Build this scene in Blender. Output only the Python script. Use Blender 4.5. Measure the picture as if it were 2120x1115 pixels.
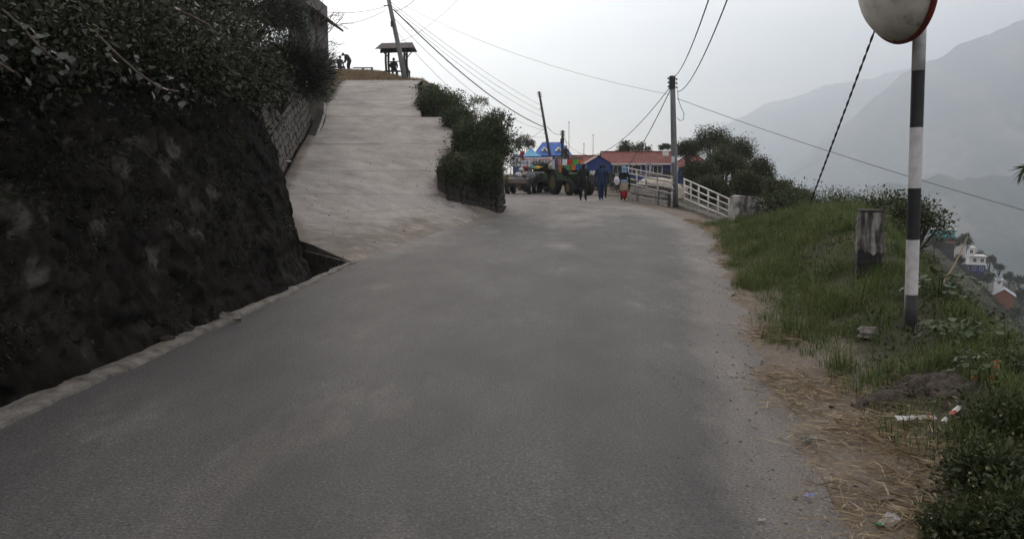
import bpy, bmesh, math, random
import numpy as np
from mathutils import Vector, Matrix, Euler
random.seed(7)
rng = np.random.default_rng(7)
for _o in list(bpy.data.objects):
    bpy.data.objects.remove(_o)
SC = bpy.context.scene
COL = SC.collection
R = math.radians

# ------------------------------------------------------------ camera, sky, sun, exposure
F = 28.0 / 36.0 * 2120.0
HOR = 345.0
PITCH = math.atan((557.5 - HOR) / F)
EYE = 1.6
cam_d = bpy.data.cameras.new('camera')
cam_d.lens = 28.0
cam_d.sensor_width = 36.0
cam_d.clip_start = 0.05
cam_d.clip_end = 30000.0
cam = bpy.data.objects.new('camera', cam_d)
COL.objects.link(cam)
cam.location = (0, 0, EYE)
cam.rotation_euler = (math.pi / 2 - PITCH, 0, 0)
SC.camera = cam

SUN_EL, SUN_AZ = R(15.0), R(-12.0)        # azimuth from +Y, positive to the right
world = bpy.data.worlds.new('World')
SC.world = world
world.use_nodes = True
wn, wl = world.node_tree.nodes, world.node_tree.links
wn.clear()
w_out = wn.new('ShaderNodeOutputWorld')
w_bg = wn.new('ShaderNodeBackground')
w_bg.inputs['Strength'].default_value = 0.1
w_sky = wn.new('ShaderNodeTexSky')
w_sky.sky_type = 'NISHITA'
w_sky.sun_disc = False
w_sky.sun_elevation = SUN_EL
w_sky.sun_rotation = SUN_AZ
w_sky.altitude = 1800
w_sky.air_density = 1.0
w_sky.dust_density = 3.0
w_sky.ozone_density = 1.0
w_tc = wn.new('ShaderNodeTexCoord')
w_map = wn.new('ShaderNodeMapping')
w_map.inputs['Scale'].default_value = (1.0, 1.0, 5.0)
w_noise = wn.new('ShaderNodeTexNoise')
w_noise.inputs['Scale'].default_value = 2.6
w_noise.inputs['Detail'].default_value = 6
w_noise.inputs['Roughness'].default_value = 0.55
w_ramp = wn.new('ShaderNodeValToRGB')
w_ramp.color_ramp.elements[0].position = 0.38
w_ramp.color_ramp.elements[0].color = (4.5, 4.05, 3.9, 1)
w_ramp.color_ramp.elements[1].position = 0.64
w_ramp.color_ramp.elements[1].color = (11.8, 9.6, 7.6, 1)
w_mix = wn.new('ShaderNodeMix')
w_mix.data_type = 'RGBA'
w_mix.inputs[0].default_value = 0.6       # a thin cloud deck over the clear sky
wl.new(w_tc.outputs['Generated'], w_map.inputs['Vector'])
wl.new(w_map.outputs['Vector'], w_noise.inputs['Vector'])
wl.new(w_noise.outputs['Fac'], w_ramp.inputs['Fac'])
wl.new(w_sky.outputs['Color'], w_mix.inputs[6])
wl.new(w_ramp.outputs['Color'], w_mix.inputs[7])
wl.new(w_mix.outputs[2], w_bg.inputs['Color'])
wl.new(w_bg.outputs['Background'], w_out.inputs['Surface'])

sun_d = bpy.data.lights.new('sun', 'SUN')
sun_d.energy = 1.3
sun_d.angle = R(22)
sun_d.color = (1.0, 0.90, 0.78)
sun = bpy.data.objects.new('sun', sun_d)
COL.objects.link(sun)
sdir = Vector((math.sin(SUN_AZ) * math.cos(SUN_EL), math.cos(SUN_AZ) * math.cos(SUN_EL), math.sin(SUN_EL)))
sun.rotation_euler = sdir.to_track_quat('Z', 'Y').to_euler()
sun.location = (-30, 120, 60)

vs = SC.view_settings
vs.view_transform = 'Standard'
vs.look = 'None'
vs.exposure = 1.3
vs.gamma = 1.0
vs.use_curve_mapping = False
SC.render.engine = 'CYCLES'
SC.cycles.use_denoising = True
SC.cycles.denoising_prefilter = 'NONE'
SC.cycles.max_bounces = 6
SC.cycles.diffuse_bounces = 3
SC.cycles.glossy_bounces = 2
SC.cycles.transmission_bounces = 3
SC.cycles.transparent_max_bounces = 6
SC.cycles.volume_bounces = 1
SC.cycles.caustics_reflective = False
SC.cycles.caustics_refractive = False

# ------------------------------------------------------------ helpers
def pix(u, v, Y):
    a, b = (u - 1060.0) / F, (557.5 - v) / F
    d = (a, math.cos(PITCH) + b * math.sin(PITCH), -math.sin(PITCH) + b * math.cos(PITCH))
    k = Y / d[1]
    return Vector((d[0] * k, Y, EYE + d[2] * k))

def px(Y):
    return F / Y          # pixels of the photograph per metre at depth Y (near the horizon)

def tag(o, label=None, cat=None, group=None, kind=None):
    if label: o['label'] = label
    if cat: o['category'] = cat
    if group: o['group'] = group
    if kind: o['kind'] = kind
    return o

ORG = {}
def thing(name, label, cat, loc=(0, 0, 0), rotz=0.0, group=None):
    o = bpy.data.objects.new(name, None)
    o.empty_display_size = 0.2
    COL.objects.link(o)
    o.location = loc
    o.rotation_euler = (0, 0, rotz)
    tag(o, label, cat, group)
    return o

def tolocal(root):
    return (Matrix.Translation(root.location) @ Euler(root.rotation_euler).to_matrix().to_4x4()).inverted()

def link_mesh(name, me, mat=None, parent=None):
    o = bpy.data.objects.new(name, me)
    COL.objects.link(o)
    if mat is not None:
        if isinstance(mat, (list, tuple)):
            for m in mat: me.materials.append(m)
        else:
            me.materials.append(mat)
    if parent is not None:
        o.parent = parent
    return o

def np_mesh(name, V, Q=None, T=None, smooth=False):
    """fast mesh from numpy arrays of verts, quads and triangles"""
    me = bpy.data.meshes.new(name)
    V = np.asarray(V, dtype=np.float32)
    parts, starts, totals = [], [], []
    n = 0
    for A, k in ((Q, 4), (T, 3)):
        if A is None or len(A) == 0: continue
        A = np.asarray(A, dtype=np.int32)
        parts.append(A.ravel())
        starts.append(np.arange(len(A), dtype=np.int32) * k + n)
        totals.append(np.full(len(A), k, dtype=np.int32))
        n += A.size
    L = np.concatenate(parts)
    me.vertices.add(len(V)); me.vertices.foreach_set('co', V.ravel())
    me.loops.add(len(L)); me.loops.foreach_set('vertex_index', L)
    st, to = np.concatenate(starts), np.concatenate(totals)
    me.polygons.add(len(st))
    me.polygons.foreach_set('loop_start', st)
    me.polygons.foreach_set('loop_total', to)
    if smooth:
        me.polygons.foreach_set('use_smooth', np.ones(len(st), dtype=bool))
    me.update(calc_edges=True)
    me.validate()
    return me

class MB:
    """collects shapes, then becomes ONE mesh object"""
    def __init__(s, M=None):
        s.v, s.f, s.M = [], [], M
    def add(s, vs_, fs_, M=None):
        o = len(s.v)
        for p in vs_:
            p = Vector(p)
            s.v.append(M @ p if M is not None else p)
        s.f += [tuple(i + o for i in f) for f in fs_]
        return s
    def box(s, c, d, rot=(0, 0, 0), taper=1.0):
        M = Matrix.Translation(c) @ Euler(rot).to_matrix().to_4x4()
        x, y, z = d[0] / 2, d[1] / 2, d[2] / 2
        t = taper
        s.add([(-x, -y, -z), (x, -y, -z), (x, y, -z), (-x, y, -z),
               (-x * t, -y * t, z), (x * t, -y * t, z), (x * t, y * t, z), (-x * t, y * t, z)],
              [(0, 3, 2, 1), (4, 5, 6, 7), (0, 1, 5, 4), (1, 2, 6, 5), (2, 3, 7, 6), (3, 0, 4, 7)], M)
        return s
    def cbox(s, c, d, b=0.02, rot=(0, 0, 0), jit=0.0):
        """box with chamfered edges"""
        M = Matrix.Translation(c) @ Euler(rot).to_matrix().to_4x4()
        V, F_ = chamfer_box(d, b, jit)
        s.add(V, F_, M)
        return s
    def tube(s, pts, rad, n=8, cap=True):
        pts = [Vector(p) for p in pts]
        if not hasattr(rad, '__len__'): rad = [rad] * len(pts)
        rings, prev = [], None
        o = len(s.v)
        for i, p in enumerate(pts):
            d = (pts[min(i + 1, len(pts) - 1)] - pts[max(i - 1, 0)])
            d = d.normalized() if d.length > 1e-9 else Vector((0, 0, 1))
            if prev is None:
                a = Vector((0, 0, 1)) if abs(d.z) < 0.9 else Vector((1, 0, 0))
                prev = d.cross(a).normalized()
            prev = (prev - d * prev.dot(d)).normalized()
            q = d.cross(prev)
            for k in range(n):
                an = 2 * math.pi * k / n
                s.v.append(p + (prev * math.cos(an) + q * math.sin(an)) * rad[i])
        for i in range(len(pts) - 1):
            for k in range(n):
                a, b = o + i * n + k, o + i * n + (k + 1) % n
                s.f.append((a, b, b + n, a + n))
        if cap:
            s.f.append(tuple(o + k for k in range(n))[::-1])
            s.f.append(tuple(o + (len(pts) - 1) * n + k for k in range(n)))
        return s
    def lathe(s, prof, n=24, M=None, jit=0.0):
        o, V, Fc = 0, [], []
        for r, z in prof:
            for k in range(n):
                an = 2 * math.pi * k / n
                rr = r * (1 + random.uniform(-jit, jit))
                V.append((rr * math.cos(an), rr * math.sin(an), z))
        for i in range(len(prof) - 1):
            for k in range(n):
                a, b = i * n + k, i * n + (k + 1) % n
                Fc.append((a, b, b + n, a + n))
        Fc.append(tuple(range(n))[::-1])
        Fc.append(tuple((len(prof) - 1) * n + k for k in range(n)))
        s.add(V, Fc, M)
        return s
    def ball(s, c, r, nu=12, nv=8, rot=(0, 0, 0), jit=0.0):
        if not hasattr(r, '__len__'): r = (r, r, r)
        M = Matrix.Translation(c) @ Euler(rot).to_matrix().to_4x4()
        V, Fc = [(0, 0, -r[2])], []
        for i in range(1, nv):
            ph = -math.pi / 2 + math.pi * i / nv
            for k in range(nu):
                an = 2 * math.pi * k / nu
                q = 1 + random.uniform(-jit, jit)
                V.append((r[0] * q * math.cos(ph) * math.cos(an), r[1] * q * math.cos(ph) * math.sin(an), r[2] * q * math.sin(ph)))
        V.append((0, 0, r[2]))
        for k in range(nu):
            Fc.append((0, 1 + (k + 1) % nu, 1 + k))
            Fc.append((len(V) - 1, 1 + (nv - 2) * nu + k, 1 + (nv - 2) * nu + (k + 1) % nu))
        for i in range(nv - 2):
            for k in range(nu):
                a, b = 1 + i * nu + k, 1 + i * nu + (k + 1) % nu
                Fc.append((a, b, b + nu, a + nu))
        s.add(V, Fc, M)
        return s
    def quad(s, a, b, c, d):
        s.add([a, b, c, d], [(0, 1, 2, 3)])
        return s
    def build(s, name, mat, parent=None, smooth=False, world=True):
        me = bpy.data.meshes.new(name)
        V = s.v
        if parent is not None and world:
            root = parent
            while root.parent is not None: root = root.parent
            Mi = tolocal(root)
            V = [Mi @ p for p in V]
        me.from_pydata([tuple(p) for p in V], [], s.f)
        if smooth:
            me.polygons.foreach_set('use_smooth', [True] * len(me.polygons))
        me.update()
        return link_mesh(name, me, mat, parent)

def chamfer_box(d, b, jit=0.0, rs=None):
    rs = rs or random
    hx, hy, hz = d[0] / 2, d[1] / 2, d[2] / 2
    b = min(b, hx * 0.9, hy * 0.9, hz * 0.9)
    idx, V = {}, []
    for sx in (-1, 1):
        for sy in (-1, 1):
            for sz in (-1, 1):
                for ax in range(3):
                    p = [sx * (hx - b), sy * (hy - b), sz * (hz - b)]
                    p[ax] = (sx * hx, sy * hy, sz * hz)[ax]
                    p = [q + rs.uniform(-jit, jit) for q in p]
                    idx[(sx, sy, sz, ax)] = len(V)
                    V.append(tuple(p))
    Fc = []
    for ax in range(3):
        o1, o2 = [(1, 2), (2, 0), (0, 1)][ax]
        for s in (-1, 1):
            f = []
            for a, c in ((-1, -1), (1, -1), (1, 1), (-1, 1)):
                k = [0, 0, 0]; k[ax] = s; k[o1] = a; k[o2] = c
                f.append(idx[(k[0], k[1], k[2], ax)])
            Fc.append(tuple(f) if s > 0 else tuple(f[::-1]))
        for a in (-1, 1):
            for c in (-1, 1):
                k1 = [0, 0, 0]; k2 = [0, 0, 0]
                k1[ax] = -1; k2[ax] = 1
                for k in (k1, k2): k[o1] = a; k[o2] = c
                q = (idx[(*k1, o1)], idx[(*k2, o1)], idx[(*k2, o2)], idx[(*k1, o2)])
                Fc.append(q if a * c < 0 else q[::-1])
    for sx in (-1, 1):
        for sy in (-1, 1):
            for sz in (-1, 1):
                t = tuple(idx[(sx, sy, sz, ax)] for ax in range(3))
                Fc.append(t if sx * sy * sz > 0 else t[::-1])
    return V, Fc

# value noise
def _h(ix, iy, seed):
    n = (ix.astype(np.int64) * 374761393 + iy.astype(np.int64) * 668265263 + seed * 974634777) & 0xffffffff
    n = ((n ^ (n >> 13)) * 1274126177) & 0xffffffff
    return ((n ^ (n >> 16)) & 0xffff) / 65535.0
def vnoise(x, y, seed=0):
    x, y = np.asarray(x, float), np.asarray(y, float)
    ix, iy = np.floor(x), np.floor(y)
    fx, fy = x - ix, y - iy
    fx, fy = fx * fx * (3 - 2 * fx), fy * fy * (3 - 2 * fy)
    a, b = _h(ix, iy, seed), _h(ix + 1, iy, seed)
    c, d = _h(ix, iy + 1, seed), _h(ix + 1, iy + 1, seed)
    return (a * (1 - fx) + b * fx) * (1 - fy) + (c * (1 - fx) + d * fx) * fy
def fbm(x, y, o=4, seed=0, g=0.5):
    t, a, s = 0.0, 1.0, 0.0
    for i in range(o):
        t = t + a * vnoise(np.asarray(x) * 2 ** i + 17.3 * i, np.asarray(y) * 2 ** i - 9.1 * i, seed + i)
        s += a; a *= g
    return t / s - 0.5
def sstep(a, b, x):
    t = np.clip((np.asarray(x, float) - a) / (b - a), 0, 1)
    return t * t * (3 - 2 * t)
def interp(y, tab):
    return np.interp(y, [t[0] for t in tab], [t[1] for t in tab])

# ------------------------------------------------------------ materials
MATS = {}
def base_mat(name):
    m = bpy.data.materials.new(name)
    m.use_nodes = True
    nt = m.node_tree
    b = nt.nodes['Principled BSDF']
    return m, nt, b

def pm(name, stops, scale=3.0, rough=0.8, bump=0.0, bscale=None, detail=6, metal=0.0, spec=0.3, stretch=(1, 1, 1), coord='Object', dist=0.0):
    """procedural material: noise -> colour ramp, with optional noise bump; stops = [(pos,(r,g,b)),...]"""
    if name in MATS: return MATS[name]
    m, nt, b = base_mat(name)
    N, L = nt.nodes, nt.links
    tc = N.new('ShaderNodeTexCoord'); mp = N.new('ShaderNodeMapping')
    mp.inputs['Scale'].default_value = stretch
    L.new(tc.outputs[coord], mp.inputs['Vector'])
    no = N.new('ShaderNodeTexNoise')
    no.inputs['Scale'].default_value = scale
    no.inputs['Detail'].default_value = detail
    no.inputs['Roughness'].default_value = 0.62
    no.inputs['Distortion'].default_value = dist
    L.new(mp.outputs['Vector'], no.inputs['Vector'])
    r = N.new('ShaderNodeValToRGB')
    els = r.color_ramp.elements
    while len(els) < len(stops): els.new(0.5)
    for e, (p, c) in zip(els, stops):
        e.position = p; e.color = (*c, 1)
    L.new(no.outputs['Fac'], r.inputs['Fac'])
    L.new(r.outputs['Color'], b.inputs['Base Color'])
    b.inputs['Roughness'].default_value = rough
    b.inputs['Metallic'].default_value = metal
    b.inputs['Specular IOR Level'].default_value = spec
    if bump:
        n2 = N.new('ShaderNodeTexNoise')
        n2.inputs['Scale'].default_value = bscale or scale * 4
        n2.inputs['Detail'].default_value = 6
        L.new(mp.outputs['Vector'], n2.inputs['Vector'])
        bp = N.new('ShaderNodeBump')
        bp.inputs['Strength'].default_value = bump
        bp.inputs['Distance'].default_value = 0.02
        L.new(n2.outputs['Fac'], bp.inputs['Height'])
        L.new(bp.outputs['Normal'], b.inputs['Normal'])
    MATS[name] = m
    return m

def flat(name, c, rough=0.6, var=0.18, scale=8.0, metal=0.0, spec=0.3, bump=0.1):
    d = tuple(max(0, x * (1 - var)) for x in c); u = tuple(min(1, x * (1 + var)) for x in c)
    return pm(name, [(0.3, d), (0.7, u)], scale=scale, rough=rough, metal=metal, spec=spec, bump=bump, bscale=scale * 5)

def leafmat(name, cols, rough=0.5, trans=0.25, patch=0.6):
    """foliage: colour differs from leaf to leaf and in soft patches, some light passes through"""
    if name in MATS: return MATS[name]
    m, nt, b = base_mat(name)
    N, L = nt.nodes, nt.links
    ge = N.new('ShaderNodeNewGeometry')
    tc = N.new('ShaderNodeTexCoord')
    no = N.new('ShaderNodeTexNoise'); no.inputs['Scale'].default_value = 1.3; no.inputs['Detail'].default_value = 3
    L.new(tc.outputs['Object'], no.inputs['Vector'])
    mx = N.new('ShaderNodeMix'); mx.data_type = 'FLOAT'
    mx.inputs[0].default_value = patch
    L.new(ge.outputs['Random Per Island'], mx.inputs[2])
    L.new(no.outputs['Fac'], mx.inputs[3])
    r = N.new('ShaderNodeValToRGB')
    els = r.color_ramp.elements
    while len(els) < len(cols): els.new(0.5)
    for i, (e, c) in enumerate(zip(els, cols)):
        e.position = 0.2 + 0.6 * i / max(1, len(cols) - 1); e.color = (*c, 1)
    L.new(mx.outputs[0], r.inputs['Fac'])
    L.new(r.outputs['Color'], b.inputs['Base Color'])
    b.inputs['Roughness'].default_value = rough
    b.inputs['Specular IOR Level'].default_value = 0.35
    tr = N.new('ShaderNodeBsdfTranslucent')
    L.new(r.outputs['Color'], tr.inputs['Color'])
    ms = N.new('ShaderNodeMixShader'); ms.inputs[0].default_value = trans
    L.new(b.outputs['BSDF'], ms.inputs[1]); L.new(tr.outputs['BSDF'], ms.inputs[2])
    L.new(ms.outputs['Shader'], nt.nodes['Material Output'].inputs['Surface'])
    MATS[name] = m
    return m

def attr_mat(name, ca, cb, attr, scale, rough=0.9, nscale=40.0, bump=0.3, speck=None, big=None, stretch=(1, 1, 1)):
    """two noisy surfaces mixed by a mesh attribute (where dirt, dry soil or painted road sheen lies)"""
    m, nt, b = base_mat(name)
    N, L = nt.nodes, nt.links
    tc = N.new('ShaderNodeTexCoord')
    mpb = N.new('ShaderNodeMapping'); mpb.inputs['Scale'].default_value = stretch
    L.new(tc.outputs['Object'], mpb.inputs['Vector'])
    def noise(s, d=6, rg=0.6, st=False):
        n = N.new('ShaderNodeTexNoise'); n.inputs['Scale'].default_value = s; n.inputs['Detail'].default_value = d
        n.inputs['Roughness'].default_value = rg
        L.new((mpb.outputs['Vector'] if st else tc.outputs['Object']), n.inputs['Vector']); return n
    def ramp(src, stops):
        r = N.new('ShaderNodeValToRGB'); e = r.color_ramp.elements
        while len(e) < len(stops): e.new(0.5)
        for q, (p, c) in zip(e, stops): q.position = p; q.color = (*c, 1)
        L.new(src, r.inputs['Fac']); return r
    def mixc(f, a, c, t='MIX'):
        x = N.new('ShaderNodeMix'); x.data_type = 'RGBA'; x.blend_type = t
        if isinstance(f, float): x.inputs[0].default_value = f
        else: L.new(f, x.inputs[0])
        L.new(a, x.inputs[6]); L.new(c, x.inputs[7]); return x.outputs[2]
    fine, mid = noise(nscale, 4, 0.7), noise(scale, st=True)
    A = ramp(mid.outputs['Fac'], ca).outputs['Color']
    B = ramp(mid.outputs['Fac'], cb).outputs['Color']
    at = N.new('ShaderNodeAttribute'); at.attribute_name = attr
    md = N.new('ShaderNodeMath'); md.operation = 'MULTIPLY_ADD'
    e = noise(scale * 2.5, 8, 0.7, True)
    L.new(e.outputs['Fac'], md.inputs[0]); md.inputs[1].default_value = 0.9
    L.new(at.outputs['Fac'], md.inputs[2])
    mr = N.new('ShaderNodeMapRange'); mr.inputs[1].default_value = 0.66; mr.inputs[2].default_value = 1.05
    L.new(md.outputs[0], mr.inputs[0])
    c = mixc(mr.outputs[0], A, B)
    if big:
        bn = noise(big[0], 8, 0.68, True)
        g = ramp(bn.outputs['Fac'], big[1]).outputs['Color']
        c = mixc(1.0, c, g, 'MULTIPLY')
    s = ramp(fine.outputs['Fac'], speck or [(0.3, (0.6, 0.6, 0.6)), (0.7, (1.35, 1.35, 1.35))]).outputs['Color']
    c = mixc(1.0, c, s, 'MULTIPLY')
    L.new(c, b.inputs['Base Color'])
    b.inputs['Roughness'].default_value = rough
    b.inputs['Specular IOR Level'].default_value = 0.35
    bp = N.new('ShaderNodeBump'); bp.inputs['Strength'].default_value = bump; bp.inputs['Distance'].default_value = 0.01
    L.new(fine.outputs['Fac'], bp.inputs['Height']); L.new(bp.outputs['Normal'], b.inputs['Normal'])
    MATS[name] = m
    return m

# ------------------------------------------------------------ foliage
def unit(a):
    return a / np.maximum(np.linalg.norm(a, axis=1, keepdims=True), 1e-9)

def leaf_arrays(P, D, S, W, fold=0.12):
    n = len(P)
    rnd = rng.normal(size=(n, 3))
    side = unit(np.cross(D, rnd))
    nor = np.cross(D, side)
    S = np.asarray(S).reshape(-1, 1); W = np.asarray(W).reshape(-1, 1)
    mid = P + D * S * 0.45
    V = np.empty((n, 4, 3))
    V[:, 0] = P
    V[:, 1] = mid + side * S * W * 0.5 + nor * S * fold
    V[:, 2] = P + D * S
    V[:, 3] = mid - side * S * W * 0.5 + nor * S * fold
    Q = np.arange(n * 4).reshape(n, 4)
    return V.reshape(-1, 3), Q

def blade_arrays(P, H, W, lean, az=None):
    n = len(P)
    az = rng.uniform(0, 2 * math.pi, n) if az is None else az
    out = np.stack([np.cos(az), np.sin(az), np.zeros(n)], 1)
    sd = np.stack([-np.sin(az), np.cos(az), np.zeros(n)], 1)
    H = H.reshape(-1, 1); W = np.asarray(W).reshape(-1, 1); lean = lean.reshape(-1, 1)
    up = np.array([[0, 0, 1.0]])
    mid = P + up * H * 0.6 * np.cos(lean * 0.5) + out * H * 0.6 * np.sin(lean * 0.5)
    tip = mid + up * H * 0.45 * np.cos(lean * 1.4) + out * H * 0.45 * np.sin(lean * 1.4)
    V = np.stack([P - sd * W / 2, P + sd * W / 2, mid + sd * W * 0.4, mid - sd * W * 0.4, tip], 1)
    k = np.arange(n)[:, None] * 5
    return V.reshape(-1, 3), k + np.array([[0, 1, 2, 3]]), k + np.array([[3, 2, 4]])

def crown_points(n, C, Rd, nclump, cr, flatb=0.35):
    C, Rd = np.array(C), np.array(Rd)
    d = unit(rng.normal(size=(nclump, 3)))
    d[:, 2] = np.where(d[:, 2] < -flatb, -d[:, 2] * 0.4, d[:, 2])
    cc = C + d * Rd * rng.uniform(0.35, 1.0, (nclump, 1)) ** 0.6 * (1 - cr / np.max(Rd) * 0.5)
    w = rng.uniform(0.4, 1.6, nclump); w /= w.sum()
    ix = rng.choice(nclump, n, p=w)
    rr = cr * rng.uniform(0.6, 1.3, nclump)
    P = cc[ix] + np.clip(rng.normal(size=(n, 3)), -2.0, 2.0) * (rr[ix][:, None] * 0.5)
    return P, cc

def shrub(name, label, cat, base, C, Rd, n, leaf, mat, stem_mat, nclump=26, cr=None, aspect=0.5, group=None, up=0.2, stem_r=0.03, nst=9, trunk=False, spikes=0.0):
    root = thing(name, label, cat, base, 0, group)
    cr = cr or 0.32 * max(Rd)
    P, cc = crown_points(n, C, Rd, nclump, cr)
    D = unit(unit(P - np.array(C)) * (0.7 + spikes) + rng.normal(size=(n, 3)) * 0.75 / (1 + spikes) + np.array([[0, 0, up]]))
    V, Q = leaf_arrays(P, D, leaf * (0.35 + 1.25 * rng.uniform(0, 1.0, n) ** 1.6), aspect * rng.uniform(0.8, 1.2, n))
    V = V - np.array(base)
    link_mesh('crown', np_mesh('crown', V, Q), mat, root)
    b = Vector(base)
    m = MB()
    fork = b.lerp(Vector(C), 0.55) if trunk else b
    if trunk:
        m.tube([b - Vector((0, 0, 0.15)), b.lerp(fork, 0.5) + Vector((random.uniform(-.06, .06), 0, 0)), fork], [stem_r * 2.2, stem_r * 1.8, stem_r * 1.4], 8)
    for k in range(min(nst, len(cc))):
        e = Vector(cc[k]); q = fork.lerp(e, 0.5) + Vector((random.uniform(-.1, .1), random.uniform(-.1, .1), 0.08)) * max(Rd)
        m.tube([fork - Vector((0, 0, 0.1)), q, e], [stem_r, stem_r * 0.7, stem_r * 0.25], 5)
    m.build('trunk' if trunk else 'stems', stem_mat, root)
    return root

# ------------------------------------------------------------ terrain functions
XR = [(-40, 1.2), (0, 1.35), (3.0, 1.5), (4.4, 1.7), (7.6, 2.3), (12.3, 3.35), (20, 5.0), (28, 5.55), (37.7, 5.3), (43, 4.6), (47, 3.6), (52, 2.5)]
XL = [(-40, -4.0), (-10, -3.7), (0, -3.4), (5, -3.17), (8, -2.96), (10, -2.78), (13.2, -2.66), (17.6, -2.13), (21.5, -1.5), (25, -0.9), (28, -0.42), (31, -0.35), (36, -0.3), (40, -0.6), (44, -1.6), (48, -4.0), (52, -7.0)]
XF = [(-40, 3.1), (4, 2.95), (6, 3.2), (8, 3.7), (12, 5.1), (14, 6.1), (18, 7.8), (24, 7.0), (33, 7.9), (40, 8.6), (60, 14), (75, 19), (90, 21), (180, 24)]
MND = [(-40, .25), (2, .28), (5, .34), (8, .55), (12, .72), (16, .68), (20, .35), (22.5, .12), (25, 0)]
BLT = [(-40, -4.6), (5, -4.15), (11, -3.9), (12.5, -4.2), (15.5, -5.2), (20, -6.6), (25, -7.5), (33, -8.7), (42, -9.6), (52, -13)]
HTT = [(-40, 2.7), (12, 2.6), (20, 3.0), (25, 3.6), (33, 4.9), (42, 6.2), (52, 7.7)]
RRT = [(12, -2.7), (24, -1.5), (26, -2.0), (28, -2.15), (33, -2.25), (33.4, -3.7), (42, -4.9), (50, -4.9), (60, -5.0)]
ZRT = [(13, 0), (16, .2), (20, .93), (25, 1.83), (33, 3.6), (42, 5.8), (44, 6.2), (52, 7.65), (58, 7.8), (66, 3.0), (74, 0)]
def xr(y): return interp(y, XR)
def xl(y): return interp(y, XL)

# ramp surface: rows of left and right edge points
RROW = [((-5.1, 17.6, .5), (-1.2, 26.5, .34)), ((-5.9, 20, .93), (-2.02, 25.1, .72)), ((-6.8, 25, 1.83), (-2.1, 28.2, 1.9)),
        ((-7.9, 32.97, 3.6), (-2.2, 32.97, 3.6)), ((-7.95, 33.0, 3.6), (-3.7, 33.0, 3.6)), ((-8.9, 42, 5.8), (-4.9, 42, 5.8)), ((-9.2, 44.5, 6.3), (-4.9, 44.5, 6.3))]
R0T = [0, .12, .3, .5, .7, .85, 1]
R0P = np.array([(-4.56, 16, .2), (-3.8, 15, .14), (-2.66, 13.3, -.015), (-2.16, 17.3, -.015), (-1.5, 21.5, -.015), (-.9, 25, -.015), (-.42, 27.8, -.015)])
def ramp_pt(s, t):
    """s runs up the ramp (0 at the road, 1 per row), t across (0 left, 1 right)"""
    def row(i, t):
        if i == 0:
            return np.stack([np.interp(t, R0T, R0P[:, k]) for k in range(3)], -1)
        a, b = np.array(RROW[i - 1][0]), np.array(RROW[i - 1][1])
        return a + (b - a) * np.asarray(t)[..., None]
    i = int(min(math.floor(s), len(RROW) - 1)); f = s - i
    return row(i, t) * (1 - f) + row(i + 1, t) * f
_S = np.concatenate([ramp_pt(s, np.linspace(0, 1, 24)) for s in np.linspace(0, 7, 90)])

PIT = [(-3.15, 11.0), (-2.80, 11.6), (-2.72, 13.2), (-3.75, 14.9), (-4.6, 15.9), (-4.4, 13.6)]
def in_poly(x, y, P):
    r = np.zeros(np.shape(x), bool); j = len(P) - 1
    for i in range(len(P)):
        xi, yi, xj, yj = *P[i], *P[j]
        c = ((yi > y) != (yj > y)) & (x < (xj - xi) * (y - yi) / (yj - yi + 1e-12) + xi)
        r ^= c; j = i
    return r

def H(x, y):
    x, y = np.asarray(x, float), np.asarray(y, float)
    x, y = np.broadcast_arrays(x, y)
    s = x - xr(y)
    z = sstep(0.1, 1.9, s) * interp(y, MND)
    z = z + sstep(0.3, 1.5, s) * fbm(x * 0.8, y * 0.8, 4, 5) * 0.3
    t = np.maximum(0, x - interp(y, XF))
    z = z - 0.80 * np.minimum(t, 60) * sstep(0, 1.5, t) - 0.5 * np.maximum(t - 60, 0) + sstep(3, 30, t) * fbm(x * .05, y * .05, 4, 9) * 8
    # hill on the left
    bl, rr, zr_ = interp(y, BLT), interp(y, RRT), interp(y, ZRT)
    dl = np.maximum(bl - x, 0)
    back = 1 - sstep(58, 80, y)
    hill = (interp(y, HTT) + 0.32 * np.minimum(dl, 22) + fbm(x * .4, y * .4, 3, 3) * .5 * sstep(0, 2, dl)) * back
    z = np.where(x < bl - 0.3, hill, z)
    mid = (x >= bl - 0.3) & (x <= rr) & (y > 16)
    z = np.where(mid, zr_ - 0.35, z)
    top = mid & (y > 44)
    z = np.where(top, zr_ - .26 * np.maximum(0, x + 8.5) * sstep(44, 50, y) + fbm(x * .5, y * .5, 3, 4) * .25, z)
    xe = xl(y)
    f = sstep(0, 1, (x - rr) / np.maximum(xe - 0.25 - rr, 0.3))
    z = np.where((x > rr) & (x < xe) & (y > 26), (zr_ - .94 * sstep(44, 50, y)) * (1 - f) - 0.05, z)
    # everything falls away into the valley
    far = np.maximum(0, y - 175) * .5 + np.maximum(0, -70 - x) * .4 + np.maximum(0, -70 - y) * .4
    z = np.maximum(z - far, -700 + fbm(x * .002, y * .002, 3, 8) * 30)
    # the spur that carries the far houses
    zr = interp(x, [(40, -40), (100, -15), (137, -20.5), (164, -31), (190, -41), (212, -48), (222, -50), (300, -90), (500, -200), (900, -420), (1500, -700)])
    yr = interp(x, [(40, 200), (100, 235), (137, 260), (164, 303), (190, 325), (212, 336), (300, 380), (900, 700)])
    sp = zr - np.where(y < yr, .42, .6) * np.abs(y - yr) ** 1.0 + fbm(x * .06, y * .06, 4, 12) * 1.5
    z = np.where(x > 25, np.maximum(z, sp), z)
    return z

def drop(u, v, y0=2.0, y1=400.0):
    """where the sight line through a pixel first meets the terrain"""
    y = y0
    while y < y1:
        p = pix(u, v, y)
        if p.z <= float(H(p.x, p.y)): break
        y += 0.03 if y < 60 else 0.5
    return Vector((p.x, p.y, float(H(p.x, p.y))))

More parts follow.
